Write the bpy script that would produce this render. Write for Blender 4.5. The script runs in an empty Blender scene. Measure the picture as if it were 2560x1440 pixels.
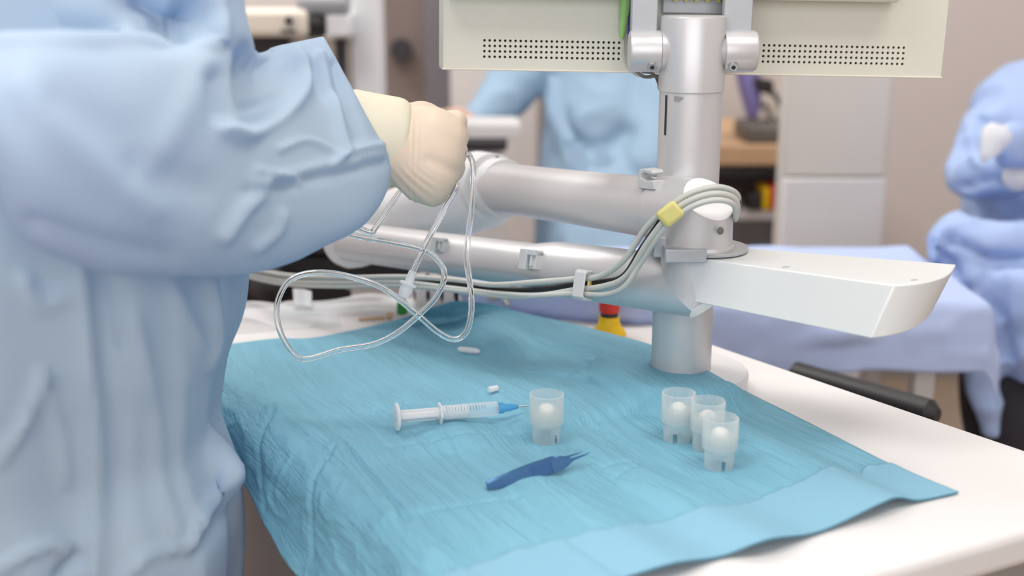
import bpy, bmesh, math, random
import numpy as np
from mathutils import Vector, Matrix, noise

random.seed(7)
SC = bpy.context.scene
COL = SC.collection

# ------------------------------------------------------------------ camera, world, lights, exposure
F = 3000.0                      # focal length in pixels of the 2560 px wide frame
PITCH = math.radians(14.5)
CZ = 1.118                      # camera height
SP, CP = math.sin(PITCH), math.cos(PITCH)

cam_d = bpy.data.cameras.new('camera')
cam_d.sensor_width = 36.0
cam_d.lens = 36.0 * F / 2560.0
cam_d.clip_start = 0.02
cam_d.dof.use_dof = True
cam_d.dof.focus_distance = 1.03
cam_d.dof.aperture_fstop = 3.2
cam = bpy.data.objects.new('camera', cam_d)
COL.objects.link(cam)
cam.location = (0, 0, CZ)
cam.rotation_euler = (math.pi / 2 - PITCH, 0, 0)
SC.camera = cam

world = bpy.data.worlds.new('world')
SC.world = world
world.use_nodes = True
world.node_tree.nodes['Background'].inputs[0].default_value = (0.95, 0.97, 1.0, 1)
world.node_tree.nodes['Background'].inputs[1].default_value = 0.3

def area(name, loc, rot, sx, sy, power, color):
    d = bpy.data.lights.new(name, 'AREA')
    d.shape = 'RECTANGLE'; d.size = sx; d.size_y = sy; d.energy = power; d.color = color
    o = bpy.data.objects.new(name, d); COL.objects.link(o)
    o.location = loc; o.rotation_euler = rot
    return o

# ceiling light panels (built further down) and an added fill light behind the camera, no window there
PANELS = [(-0.95, 0.35), (0.75, 0.35), (-0.95, 2.1), (0.75, 2.1)]
WATTS = [15, 11, 23, 12.5]
for i, (x, y) in enumerate(PANELS):
    area('panel_light', (x, y, 2.655), (0, 0, 0), 1.15, 0.75, WATTS[i], (1.0, 0.985, 0.972))
area('camera_side_fill', (-0.3, -1.55, 1.75), (math.radians(82), 0, 0), 2.6, 1.5, 33, (0.93, 0.95, 1.0))

SC.view_settings.view_transform = 'Standard'
SC.view_settings.look = 'None'
SC.view_settings.gamma = 1.0
SC.view_settings.use_curve_mapping = False
SC.view_settings.exposure = -0.08
SC.cycles.max_bounces = 9
SC.cycles.transparent_max_bounces = 16
SC.cycles.transmission_bounces = 9

# ------------------------------------------------------------------ helpers
def D(px, py, d):
    """world point seen at pixel (px, py) at camera depth d"""
    u = (px - 1280) / F * d; v = (py - 720) / F * d
    return Vector((u, d * CP - v * SP, CZ - d * SP - v * CP))

def Z(px, py, z):
    """world point seen at pixel (px, py) on the level z"""
    v = (py - 720) / F
    return D(px, py, (CZ - z) / (SP + v * CP))

def Y_(px, py, Y):
    """world point seen at pixel (px, py) in the upright plane y = Y"""
    return D(px, py, Y / (CP - (py - 720) / F * SP))

def proj_np(p):
    d = p[:, 1] * CP + (CZ - p[:, 2]) * SP
    v = (CZ - p[:, 2]) * CP - p[:, 1] * SP
    return 1280 + F * p[:, 0] / d, 720 + F * v / d

def srgb(r, g, b):
    f = lambda c: (c / 255 / 12.92) if c <= 10 else ((c / 255 + 0.055) / 1.055) ** 2.4
    return (f(r), f(g), f(b), 1.0)

def new_mat(name):
    m = bpy.data.materials.new(name); m.use_nodes = True
    nt = m.node_tree
    return m, nt, nt.nodes['Principled BSDF'], nt.nodes['Material Output']

def N(nt, t, **kw):
    n = nt.nodes.new(t)
    for k, v in kw.items(): setattr(n, k, v)
    return n

def plain(name, col, rough=0.5, metal=0.0, spec=0.5, var=0.04, scale=12.0, bump=0.0, bscale=200.0, coat=0.0):
    """procedural paint / plastic / metal with a slight colour variation and an optional fine bump"""
    m, nt, b, out = new_mat(name)
    b.inputs['Roughness'].default_value = rough
    b.inputs['Metallic'].default_value = metal
    b.inputs['Specular IOR Level'].default_value = spec
    b.inputs['Coat Weight'].default_value = coat
    tc = N(nt, 'ShaderNodeTexCoord')
    nz = N(nt, 'ShaderNodeTexNoise'); nz.inputs['Scale'].default_value = scale; nz.inputs['Detail'].default_value = 4
    nt.links.new(tc.outputs['Object'], nz.inputs['Vector'])
    mx = N(nt, 'ShaderNodeMix', data_type='RGBA')
    mx.inputs['A'].default_value = tuple(c * (1 - var) for c in col[:3]) + (1,)
    mx.inputs['B'].default_value = tuple(min(1, c * (1 + var)) for c in col[:3]) + (1,)
    nt.links.new(nz.outputs['Fac'], mx.inputs['Factor'])
    nt.links.new(mx.outputs['Result'], b.inputs['Base Color'])
    if bump > 0:
        n2 = N(nt, 'ShaderNodeTexNoise'); n2.inputs['Scale'].default_value = bscale; n2.inputs['Detail'].default_value = 3
        nt.links.new(tc.outputs['Object'], n2.inputs['Vector'])
        bp = N(nt, 'ShaderNodeBump'); bp.inputs['Strength'].default_value = bump; bp.inputs['Distance'].default_value = 0.001
        nt.links.new(n2.outputs['Fac'], bp.inputs['Height'])
        nt.links.new(bp.outputs['Normal'], b.inputs['Normal'])
    return m

def cloth(name, col, tcol, tr=0.3, bump=0.25, wscale=900.0, sheen=0.0, fold=0.35, fscale=14.0):
    """nonwoven fabric: diffuse with some light coming through, fine weave and soft creases in the bump"""
    m, nt, b, out = new_mat(name)
    b.inputs['Base Color'].default_value = col
    b.inputs['Roughness'].default_value = 0.75
    b.inputs['Specular IOR Level'].default_value = 0.25
    b.inputs['Sheen Weight'].default_value = sheen
    b.inputs['Sheen Roughness'].default_value = 0.4
    t = N(nt, 'ShaderNodeBsdfTranslucent'); t.inputs['Color'].default_value = tcol
    ms = N(nt, 'ShaderNodeMixShader'); ms.inputs[0].default_value = tr
    nt.links.new(b.outputs[0], ms.inputs[1]); nt.links.new(t.outputs[0], ms.inputs[2])
    nt.links.new(ms.outputs[0], out.inputs['Surface'])
    tc = N(nt, 'ShaderNodeTexCoord')
    w = N(nt, 'ShaderNodeTexVoronoi'); w.inputs['Scale'].default_value = wscale
    nt.links.new(tc.outputs['Object'], w.inputs['Vector'])
    cr = N(nt, 'ShaderNodeTexNoise', noise_dimensions='3D'); cr.noise_type = 'RIDGED_MULTIFRACTAL'
    cr.inputs['Scale'].default_value = fscale; cr.inputs['Detail'].default_value = 2.5; cr.inputs['Distortion'].default_value = 0.6
    nt.links.new(tc.outputs['Object'], cr.inputs['Vector'])
    b1 = N(nt, 'ShaderNodeBump'); b1.inputs['Strength'].default_value = fold; b1.inputs['Distance'].default_value = 0.004
    nt.links.new(cr.outputs['Fac'], b1.inputs['Height'])
    b2 = N(nt, 'ShaderNodeBump'); b2.inputs['Strength'].default_value = bump; b2.inputs['Distance'].default_value = 0.0004
    nt.links.new(w.outputs['Distance'], b2.inputs['Height'])
    nt.links.new(b1.outputs['Normal'], b2.inputs['Normal'])
    for n_ in (b, t): nt.links.new(b2.outputs['Normal'], n_.inputs['Normal'])
    return m

def milky(name, col, clear=0.55, rough=0.25):
    """translucent polypropylene: partly see-through, partly milky"""
    m, nt, b, out = new_mat(name)
    b.inputs['Base Color'].default_value = col
    b.inputs['Roughness'].default_value = rough
    tr = N(nt, 'ShaderNodeBsdfTranslucent'); tr.inputs['Color'].default_value = col
    tp = N(nt, 'ShaderNodeBsdfTransparent'); tp.inputs['Color'].default_value = (0.97, 0.985, 0.99, 1)
    m1 = N(nt, 'ShaderNodeMixShader'); m1.inputs[0].default_value = 0.5
    nt.links.new(b.outputs[0], m1.inputs[1]); nt.links.new(tr.outputs[0], m1.inputs[2])
    lw = N(nt, 'ShaderNodeLayerWeight'); lw.inputs['Blend'].default_value = 0.35
    mr = N(nt, 'ShaderNodeMapRange')
    mr.inputs['From Min'].default_value = 0; mr.inputs['From Max'].default_value = 1
    mr.inputs['To Min'].default_value = clear; mr.inputs['To Max'].default_value = clear * 0.25
    nt.links.new(lw.outputs['Facing'], mr.inputs['Value'])
    m2 = N(nt, 'ShaderNodeMixShader')
    nt.links.new(mr.outputs['Result'], m2.inputs[0])
    nt.links.new(m1.outputs[0], m2.inputs[1]); nt.links.new(tp.outputs[0], m2.inputs[2])
    nt.links.new(m2.outputs[0], out.inputs['Surface'])
    return m

def clear(name, col=(0.97, 0.985, 0.99, 1), ior=1.38, rough=0.03):
    m, nt, b, out = new_mat(name)
    b.inputs['Base Color'].default_value = col
    b.inputs['Roughness'].default_value = rough
    b.inputs['Transmission Weight'].default_value = 1.0
    b.inputs['IOR'].default_value = ior
    return m

ORG = {}
def thing(name, label, cat, loc=(0, 0, 0), group=None):
    o = bpy.data.objects.new(name, None); COL.objects.link(o)
    o.empty_display_size = 0.02
    o.location = loc; ORG[o.name] = Vector(loc)
    o['label'] = label; o['category'] = cat
    if group: o['group'] = group
    return o

def tag(o, label, cat, group=None):
    o['label'] = label; o['category'] = cat
    if group: o['group'] = group
    return o

def obj(name, geo, mat, parent=None, smooth=True, angle=35, bevel=0, seg=2, loc=None, label=None):
    """one mesh object from a (verts, faces) pair in world coordinates or a bmesh"""
    me = bpy.data.meshes.new(name)
    if parent is not None: org = ORG[parent.name]
    elif loc is not None: org = Vector(loc)
    else: org = Vector((0, 0, 0))
    if isinstance(geo, bmesh.types.BMesh):
        bmesh.ops.translate(geo, verts=geo.verts, vec=-org)
        bmesh.ops.recalc_face_normals(geo, faces=geo.faces)
        geo.to_mesh(me); geo.free()
    else:
        v, f = geo
        me.from_pydata([tuple(Vector(p) - org) for p in v], [], f)
        me.validate()
        bm = bmesh.new(); bm.from_mesh(me)
        bmesh.ops.recalc_face_normals(bm, faces=bm.faces)
        bm.to_mesh(me); bm.free()
    me.materials.append(mat)
    if smooth:
        me.polygons.foreach_set('use_smooth', [True] * len(me.polygons))
        if angle < 180:
            try: me.set_sharp_from_angle(angle=math.radians(angle))
            except Exception: pass
    o = bpy.data.objects.new(name, me); COL.objects.link(o)
    if parent is not None: o.parent = parent
    else: o.location = org
    ORG[o.name] = org
    if bevel > 0:
        md = o.modifiers.new('bevel', 'BEVEL'); md.width = bevel; md.segments = seg; md.limit_method = 'ANGLE'
        md.angle_limit = math.radians(40); md.harden_normals = False
    if label: o['label'] = label
    return o

def struct(name, geo, mat, **kw):
    o = obj(name, geo, mat, **kw); o['kind'] = 'structure'
    return o

def merge(*gs):
    V, Fs = [], []
    for v, f in gs:
        n = len(V); V += [Vector(p) for p in v]; Fs += [tuple(i + n for i in q) for q in f]
    return V, Fs

def box(x0, x1, y0, y1, z0, z1):
    v = [Vector(p) for p in ((x0, y0, z0), (x1, y0, z0), (x1, y1, z0), (x0, y1, z0), (x0, y0, z1), (x1, y0, z1), (x1, y1, z1), (x0, y1, z1))]
    return v, [(0, 3, 2, 1), (4, 5, 6, 7), (0, 1, 5, 4), (1, 2, 6, 5), (2, 3, 7, 6), (3, 0, 4, 7)]

def obox(c, ax, ay, az):
    """oriented box: centre and three half-axis vectors"""
    c = Vector(c); ax, ay, az = Vector(ax), Vector(ay), Vector(az)
    v, f = box(-1, 1, -1, 1, -1, 1)
    return [c + ax * p.x + ay * p.y + az * p.z for p in v], f

def frame_of(t):
    t = Vector(t).normalized()
    a = Vector((0, 0, 1)) if abs(t.z) < 0.9 else Vector((0, 1, 0))
    u = t.cross(a).normalized(); return t, u, u.cross(t).normalized()

def lathe(A, B, prof, n=40):
    """profile of (distance along A>B in metres, radius); closed at both ends"""
    A = Vector(A); t, u, w = frame_of(Vector(B) - A)
    V, Fs = [], []
    for s, r in prof:
        for k in range(n):
            a = 2 * math.pi * k / n
            V.append(A + t * s + (u * math.cos(a) + w * math.sin(a)) * max(r, 1e-5))
    m = len(prof)
    for i in range(m - 1):
        for k in range(n):
            k2 = (k + 1) % n
            Fs.append((i * n + k, i * n + k2, (i + 1) * n + k2, (i + 1) * n + k))
    Fs.append(tuple(range(n - 1, -1, -1))); Fs.append(tuple((m - 1) * n + k for k in range(n)))
    return V, Fs

def cyl(A, B, r, n=40, ch=0.0):
    L = (Vector(B) - Vector(A)).length
    if ch > 0: return lathe(A, B, [(0, r - ch), (ch, r), (L - ch, r), (L, r - ch)], n)
    return lathe(A, B, [(0, r), (L, r)], n)

def ball(c, r, n=28, sq=(1, 1, 1)):
    c = Vector(c); V, Fs = [], []
    m = n // 2
    for i in range(m + 1):
        ph = math.pi * i / m
        for k in range(n):
            a = 2 * math.pi * k / n
            V.append(c + Vector((r * sq[0] * max(math.sin(ph), 1e-4) * math.cos(a), r * sq[1] * max(math.sin(ph), 1e-4) * math.sin(a), r * sq[2] * math.cos(ph))))
    for i in range(m):
        for k in range(n):
            k2 = (k + 1) % n
            Fs.append((i * n + k, (i + 1) * n + k, (i + 1) * n + k2, i * n + k2))
    Fs.append(tuple(range(n))); Fs.append(tuple(m * n + k for k in range(n - 1, -1, -1)))
    return V, Fs

def spline(pts, k=8):
    """Catmull-Rom through tuples of any length"""
    P = [np.array(p, float) for p in pts]
    P = [2 * P[0] - P[1]] + P + [2 * P[-1] - P[-2]]
    out = []
    for i in range(1, len(P) - 2):
        for j in range(k):
            t = j / k
            out.append(0.5 * (2 * P[i] + (P[i + 1] - P[i - 1]) * t + (2 * P[i - 1] - 5 * P[i] + 4 * P[i + 1] - P[i + 2]) * t * t
                              + (3 * P[i] - P[i - 1] - 3 * P[i + 1] + P[i + 2]) * t ** 3))
    out.append(P[-2]); return out

def sweep(path, rad, n=12, caps=True, flip=False):
    """tube along a list of points; rad is a number or a list"""
    P = [Vector(p[:3]) for p in path]; m = len(P)
    R = rad if isinstance(rad, (list, tuple)) else [rad] * m
    t0 = (P[1] - P[0]).normalized(); _, u, w = frame_of(t0)
    V, Fs = [], []
    for i in range(m):
        t = (P[min(i + 1, m - 1)] - P[max(i - 1, 0)]).normalized()
        u = (u - t * u.dot(t)).normalized(); w = t.cross(u)
        for k in range(n):
            a = 2 * math.pi * k / n
            V.append(P[i] + (u * math.cos(a) + w * math.sin(a)) * R[i])
    for i in range(m - 1):
        for k in range(n):
            k2 = (k + 1) % n
            Fs.append((i * n + k, i * n + k2, (i + 1) * n + k2, (i + 1) * n + k))
    if caps:
        Fs.append(tuple(range(n - 1, -1, -1))); Fs.append(tuple((m - 1) * n + k for k in range(n)))
    return V, Fs

def limb(pts, n=20, k=6):
    """tapered limb with rounded ends; pts = (x, y, z, r)"""
    S = spline(pts, k)
    P = [Vector(s[:3]) for s in S]; R = [float(s[3]) for s in S]
    a = (P[0] - P[1]).normalized(); b = (P[-1] - P[-2]).normalized()
    pre = [(P[0] + a * R[0] * math.sin(t), R[0] * math.cos(t)) for t in (1.4, 1.0, 0.5)]
    post = [(P[-1] + b * R[-1] * math.sin(t), R[-1] * math.cos(t)) for t in (0.5, 1.0, 1.4)]
    return sweep([p for p, r in pre] + P + [p for p, r in post], [r for p, r in pre] + R + [r for p, r in post], n)

def loft(stations, n=40, k=5, power=2.0, view=False):
    """closed loft; a station is (top point, bottom point, thickness across in metres)"""
    rows = spline([tuple(a) + tuple(b) + (c,) for a, b, c in stations], k)
    C = [Vector((r[0:3] + r[3:6]) / 2) for r in rows]
    V, Fs = [], []
    m = len(rows)
    for i, r in enumerate(rows):
        U = Vector((r[0:3] - r[3:6]) / 2)
        t = (C[min(i + 1, m - 1)] - C[max(i - 1, 0)]).normalized()
        if view:                     # sections that lie along the line of sight
            W = C[i] - Vector((0, 0, CZ)); W -= U * (W.dot(U) / U.length_squared); W = W.normalized() * float(r[6])
        else: W = U.cross(t).normalized() * float(r[6])
        for q in range(n):
            a = 2 * math.pi * q / n
            ca, sa = math.cos(a), math.sin(a)
            e = 2 / power
            V.append(C[i] + U * math.copysign(abs(ca) ** e, ca) + W * math.copysign(abs(sa) ** e, sa))
    for i in range(m - 1):
        for q in range(n):
            q2 = (q + 1) % n
            Fs.append((i * n + q, i * n + q2, (i + 1) * n + q2, (i + 1) * n + q))
    Fs.append(tuple(range(n - 1, -1, -1))); Fs.append(tuple((m - 1) * n + q for q in range(n)))
    return V, Fs

def fuse(geo, voxel, smooth=6, disp=None):
    """voxel-fuse closed shapes to one continuous skin, smooth it and displace it along its normals"""
    me = bpy.data.meshes.new('tmp'); me.from_pydata([tuple(p) for p in geo[0]], [], geo[1])
    bm = bmesh.new(); bm.from_mesh(me)
    bmesh.ops.recalc_face_normals(bm, faces=bm.faces); bm.to_mesh(me); bm.free()
    o = bpy.data.objects.new('tmp', me); COL.objects.link(o)
    r = o.modifiers.new('r', 'REMESH'); r.mode = 'VOXEL'; r.voxel_size = voxel
    if smooth:
        s = o.modifiers.new('s', 'SMOOTH'); s.iterations = smooth; s.factor = 0.5
    dg = bpy.context.evaluated_depsgraph_get(); dg.update()
    m2 = bpy.data.meshes.new_from_object(o.evaluated_get(dg))
    bpy.data.objects.remove(o); bpy.data.meshes.remove(me)
    nv = len(m2.vertices)
    co = np.empty(nv * 3); m2.vertices.foreach_get('co', co); co = co.reshape(-1, 3)
    if disp is not None:
        for d in (disp if isinstance(disp, (list, tuple)) else [disp]):
            no = np.empty(nv * 3); m2.vertex_normals.foreach_get('vector', no); no = no.reshape(-1, 3)
            co = co + no * d(co, no)[:, None]
            m2.vertices.foreach_set('co', co.ravel()); m2.update()
    faces = [tuple(p.vertices) for p in m2.polygons]
    V = [Vector(c) for c in co]
    bpy.data.meshes.remove(m2)
    return V, faces

def wrinkle(scale, amp, stretch=(1, 1, 1), seed=0.0, sharp=1.0):
    """soft noise plus sharp ridges"""
    def f(co, no):
        out = np.zeros(len(co))
        for i, c in enumerate(co):
            p = Vector((c[0] * stretch[0] + seed, c[1] * stretch[1] - seed, c[2] * stretch[2] + 2 * seed))
            a = noise.noise(p * scale)
            q = 1 - abs(noise.noise(p * scale * 1.9 + Vector((3.1, 7.7, 1.3)))) * 2.2
            out[i] = amp * (0.7 * a + sharp * 0.45 * max(q, -0.3) ** 1 )
        return out
    return f

def creases(lines):
    """sculpted folds: (pixel polyline, amplitude in metres, width in pixels), on the side facing the camera"""
    def f(co, no):
        px, py = proj_np(co)
        view = np.array((0, 0, CZ)) - co
        view = view / np.linalg.norm(view, axis=1)[:, None]
        face = np.clip((no * view).sum(1) * 2.2, 0, 1)
        out = np.zeros(len(co))
        for pts, amp, wid in lines:
            pts = [tuple(p) for p in spline(pts, 5)] if len(pts) > 2 else pts
            best = np.full(len(co), 1e9)
            for (x0, y0), (x1, y1) in zip(pts[:-1], pts[1:]):
                dx, dy = x1 - x0, y1 - y0; L = dx * dx + dy * dy + 1e-6
                t = np.clip(((px - x0) * dx + (py - y0) * dy) / L, 0, 1)
                best = np.minimum(best, np.hypot(px - x0 - t * dx, py - y0 - t * dy))
            out += amp * np.exp(-(best / wid) ** 2)
        return out * face
    return f

# ------------------------------------------------------------------ materials
M = {}
M['white'] = plain('white_laminate', srgb(222, 220, 219), 0.42, bump=0.03, bscale=500)
M['edge'] = plain('edge_band', srgb(222, 214, 200), 0.5)
M['grey_panel'] = plain('grey_panel', srgb(150, 146, 144), 0.5)
M['silver'] = plain('silver_paint', srgb(207, 207, 208), 0.37, metal=0.42, var=0.015, bump=0.03, bscale=1500)
M['silver_dark'] = plain('silver_grey', srgb(176, 180, 184), 0.4, metal=0.3, var=0.02)
M['silver_white'] = plain('white_enamel', srgb(226, 227, 228), 0.38, var=0.01)
M['facet_glare'] = plain('painted_glare', srgb(246, 246, 246), 0.3, metal=0.0, var=0.01)  # near-white colour stands in for bright reflections on the elbow end faces
M['box_white'] = plain('box_white', srgb(222, 225, 224), 0.4, var=0.015)
M['monitor'] = plain('monitor_plastic', srgb(214, 213, 200), 0.5, var=0.015, bump=0.05, bscale=900)
M['monitor_pan'] = plain('monitor_panel', srgb(206, 205, 193), 0.5, var=0.015, bump=0.05, bscale=900)
M['dark'] = plain('dark_plastic', srgb(45, 42, 46), 0.5)
M['black'] = plain('black_plastic', srgb(30, 29, 32), 0.45)
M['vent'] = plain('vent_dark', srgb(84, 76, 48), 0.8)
M['cable'] = plain('cable_grey', srgb(190, 192, 186), 0.45, var=0.02)
M['cable_black'] = plain('cable_black', srgb(40, 40, 42), 0.4)
M['tape'] = plain('yellow_tape', srgb(214, 205, 128), 0.4, var=0.05)
M['clip'] = plain('clip_grey', srgb(196, 198, 198), 0.45)
M['red'] = plain('red_plastic', srgb(214, 48, 34), 0.4)
M['yellow'] = plain('yellow_plastic', srgb(240, 196, 8), 0.4)
M['green'] = plain('green_plastic', srgb(150, 200, 120), 0.45)
M['dgreen'] = plain('dark_green_plastic', srgb(40, 140, 60), 0.45)
M['violet'] = plain('violet_plastic', srgb(64, 54, 150), 0.45)
M['scope_purple'] = plain('scope_purple', srgb(134, 124, 182), 0.5)
M['scope_grey'] = plain('scope_grey', srgb(110, 106, 100), 0.5)
M['wood'] = plain('wood_top', srgb(214, 176, 136), 0.5, var=0.1, scale=20)
M['wallpaint'] = plain('wall_paint', srgb(210, 202, 199), 0.8, var=0.02, scale=2)
M['wallwhite'] = plain('wall_white', srgb(218, 212, 210), 0.8, var=0.02, scale=2)
M['floor'] = plain('floor_vinyl', srgb(168, 150, 130), 0.45, var=0.06, scale=5)
M['door'] = plain('door_brown', srgb(128, 114, 108), 0.55, var=0.12, scale=2.2)
M['door_b'] = plain('door_grey', srgb(122, 118, 124), 0.55, var=0.04)
M['cream'] = plain('cream_plastic', srgb(222, 212, 198), 0.5)
M['cabinet'] = plain('cabinet_cream', srgb(214, 208, 200), 0.5, var=0.015)
M['skin'] = plain('skin', srgb(222, 178, 160), 0.5, var=0.06, scale=30)
M['hair'] = plain('hair_dark', srgb(60, 46, 38), 0.6, var=0.2, scale=90)
M['trouser'] = plain('black_trousers', srgb(38, 34, 42), 0.8)
M['gown'] = cloth('gown_blue', srgb(206, 227, 239), srgb(78, 174, 242), tr=0.34, fold=0.14, fscale=9)
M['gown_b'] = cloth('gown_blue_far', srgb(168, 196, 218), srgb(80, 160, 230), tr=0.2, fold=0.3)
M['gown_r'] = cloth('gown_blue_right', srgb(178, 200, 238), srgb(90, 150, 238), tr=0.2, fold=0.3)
M['gown_panel'] = cloth('gown_panel', srgb(172, 192, 214), srgb(120, 160, 210), tr=0.15, fold=0.3)
M['sheet_blue'] = cloth('sheet_blue', srgb(194, 210, 244), srgb(130, 170, 242), tr=0.2, fold=0.15)
M['glove'] = plain('latex_glove', srgb(226, 208, 188), 0.5, var=0.02, scale=30)
M['glove_cuff'] = plain('latex_cuff', srgb(228, 222, 200), 0.5, var=0.02, scale=30)
M['cup'] = milky('milky_cup', (0.88, 0.92, 0.91, 1), 0.78)
M['cup_in'] = milky('milky_insert', (0.93, 0.93, 0.90, 1), 0.5)
M['pearl'] = plain('lens_plug', srgb(232, 226, 218), 0.5)
M['syr_clear'] = milky('syringe_clear', (0.9, 0.94, 0.96, 1), 0.88, 0.12)
M['syr_white'] = milky('syringe_white', (0.93, 0.94, 0.95, 1), 0.12)
M['hub'] = milky('blue_hub', srgb(105, 190, 232), 0.3)
M['steel'] = plain('steel', srgb(190, 190, 188), 0.25, metal=0.9)
M['titan'] = plain('blue_titanium', srgb(68, 112, 158), 0.3, metal=0.4, var=0.08, scale=60)
M['cap_white'] = milky('cap_white', (0.93, 0.93, 0.93, 1), 0.06)
M['tube'] = clear('clear_tube')
M['luer'] = milky('luer_white', (0.93, 0.94, 0.95, 1), 0.2)
M['film'] = milky('clear_film', (0.93, 0.95, 0.97, 1), 0.5)
M['lamp'] = plain('lamp_frame', srgb(230, 230, 230), 0.5)
mm, nt_, b_, o_ = new_mat('lamp_diffuser')
b_.inputs['Emission Color'].default_value = (1.0, 0.97, 0.93, 1); b_.inputs['Emission Strength'].default_value = 3.0
M['diffuser'] = mm

def drape_mat(name, col, tcol, strength, crepe=True):
    """crepe-like drape: parallel wavy wrinkles along the sheet and pressed fold lines (UV is in metres on the sheet)"""
    m, nt, b, out = new_mat(name)
    b.inputs['Base Color'].default_value = col
    b.inputs['Roughness'].default_value = 0.62
    b.inputs['Specular IOR Level'].default_value = 0.3
    tc = N(nt, 'ShaderNodeUVMap')
    mp = N(nt, 'ShaderNodeMapping'); mp.inputs['Scale'].default_value = (70, 8, 1)
    nt.links.new(tc.outputs['UV'], mp.inputs['Vector'])
    nz = N(nt, 'ShaderNodeTexNoise'); nz.inputs['Scale'].default_value = 1.0; nz.inputs['Detail'].default_value = 4; nz.inputs['Distortion'].default_value = 0.8
    nt.links.new(mp.outputs['Vector'], nz.inputs['Vector'])
    mp2 = N(nt, 'ShaderNodeMapping'); mp2.inputs['Scale'].default_value = (900, 900, 1)
    nt.links.new(tc.outputs['UV'], mp2.inputs['Vector'])
    n2 = N(nt, 'ShaderNodeTexNoise'); n2.inputs['Scale'].default_value = 1.0; n2.inputs['Detail'].default_value = 2
    nt.links.new(mp2.outputs['Vector'], n2.inputs['Vector'])
    b1 = N(nt, 'ShaderNodeBump'); b1.inputs['Strength'].default_value = strength; b1.inputs['Distance'].default_value = 0.004
    nt.links.new(nz.outputs['Fac'], b1.inputs['Height'])
    mp3 = N(nt, 'ShaderNodeMapping'); mp3.inputs['Scale'].default_value = (46, 5, 1); mp3.inputs['Rotation'].default_value = (0, 0, 0.05)
    nt.links.new(tc.outputs['UV'], mp3.inputs['Vector'])
    n3 = N(nt, 'ShaderNodeTexNoise'); n3.inputs['Scale'].default_value = 1.0; n3.inputs['Detail'].default_value = 5; n3.inputs['Roughness'].default_value = 0.62; n3.inputs['Distortion'].default_value = 1.2
    nt.links.new(mp3.outputs['Vector'], n3.inputs['Vector'])
    s3 = N(nt, 'ShaderNodeMath', operation='SUBTRACT'); s3.inputs[1].default_value = 0.5; nt.links.new(n3.outputs['Fac'], s3.inputs[0])
    a3 = N(nt, 'ShaderNodeMath', operation='ABSOLUTE'); nt.links.new(s3.outputs[0], a3.inputs[0])
    r3 = N(nt, 'ShaderNodeMapRange', interpolation_type='SMOOTHSTEP'); r3.inputs['From Max'].default_value = 0.05; nt.links.new(a3.outputs[0], r3.inputs['Value'])
    b3 = N(nt, 'ShaderNodeBump'); b3.inputs['Strength'].default_value = 0.5 * strength; b3.inputs['Distance'].default_value = 0.0022
    nt.links.new(r3.outputs['Result'], b3.inputs['Height']); nt.links.new(b1.outputs['Normal'], b3.inputs['Normal'])
    b1 = b3
    b2 = N(nt, 'ShaderNodeBump'); b2.inputs['Strength'].default_value = 0.35; b2.inputs['Distance'].default_value = 0.0004
    nt.links.new(n2.outputs['Fac'], b2.inputs['Height']); nt.links.new(b1.outputs['Normal'], b2.inputs['Normal'])
    nt.links.new(b2.outputs['Normal'], b.inputs['Normal'])
    # fibre mottling of the paper itself
    mx = N(nt, 'ShaderNodeMix', data_type='RGBA')
    mx.inputs['A'].default_value = tuple(c * 0.86 for c in col[:3]) + (1,); mx.inputs['B'].default_value = tuple(min(1, c * 1.1) for c in col[:3]) + (1,)
    nt.links.new(n2.outputs['Fac'], mx.inputs['Factor']); nt.links.new(mx.outputs['Result'], b.inputs['Base Color'])
    t = N(nt, 'ShaderNodeBsdfTranslucent'); t.inputs['Color'].default_value = tcol
    ms = N(nt, 'ShaderNodeMixShader'); ms.inputs[0].default_value = 0.12
    nt.links.new(b.outputs[0], ms.inputs[1]); nt.links.new(t.outputs[0], ms.inputs[2]); nt.links.new(ms.outputs[0], out.inputs['Surface'])
    return m
M['drape'] = drape_mat('teal_crepe', srgb(128, 186, 207), srgb(60, 150, 190), 0.75)
M['strip'] = drape_mat('strip_blue', srgb(138, 188, 210), srgb(90, 150, 215), 0.06)

# ------------------------------------------------------------------ room
RX0, RX1, RY0, RY1, RH = -2.2, 2.2, -1.8, 3.3, 2.7
struct('floor', box(RX0, RX1, RY0, RY1, -0.1, 0), M['floor'])
struct('ceiling', box(RX0, RX1, RY0, RY1, RH, RH + 0.1), M['wallwhite'])
struct('wall_back', box(RX0, RX1, RY1, RY1 + 0.1, 0, RH), M['wallpaint'])
struct('wall_left', box(RX0 - 0.1, RX0, RY0, RY1, 0, RH), M['wallwhite'])
struct('wall_right', box(RX1, RX1 + 0.1, RY0, RY1, 0, RH), M['wallpaint'])
struct('wall_front', box(RX0, RX1, RY0 - 0.1, RY0, 0, RH), M['wallwhite'])
struct('baseboard_back', box(RX0, RX1, RY1 - 0.015, RY1, 0, 0.09), M['grey_panel'])
for i, (x, y) in enumerate(PANELS):
    t = thing('ceiling_light', 'square recessed ceiling light panel out of sight above the room', 'light', (x, y, RH - 0.03), 'ceiling light panels')
    obj('frame', box(x - 0.62, x + 0.62, y - 0.42, y + 0.42, RH - 0.03, RH - 0.002), M['lamp'], t)
    obj('diffuser', box(x - 0.58, x + 0.58, y - 0.38, y + 0.38, RH - 0.036, RH - 0.03), M['diffuser'], t)
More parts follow.
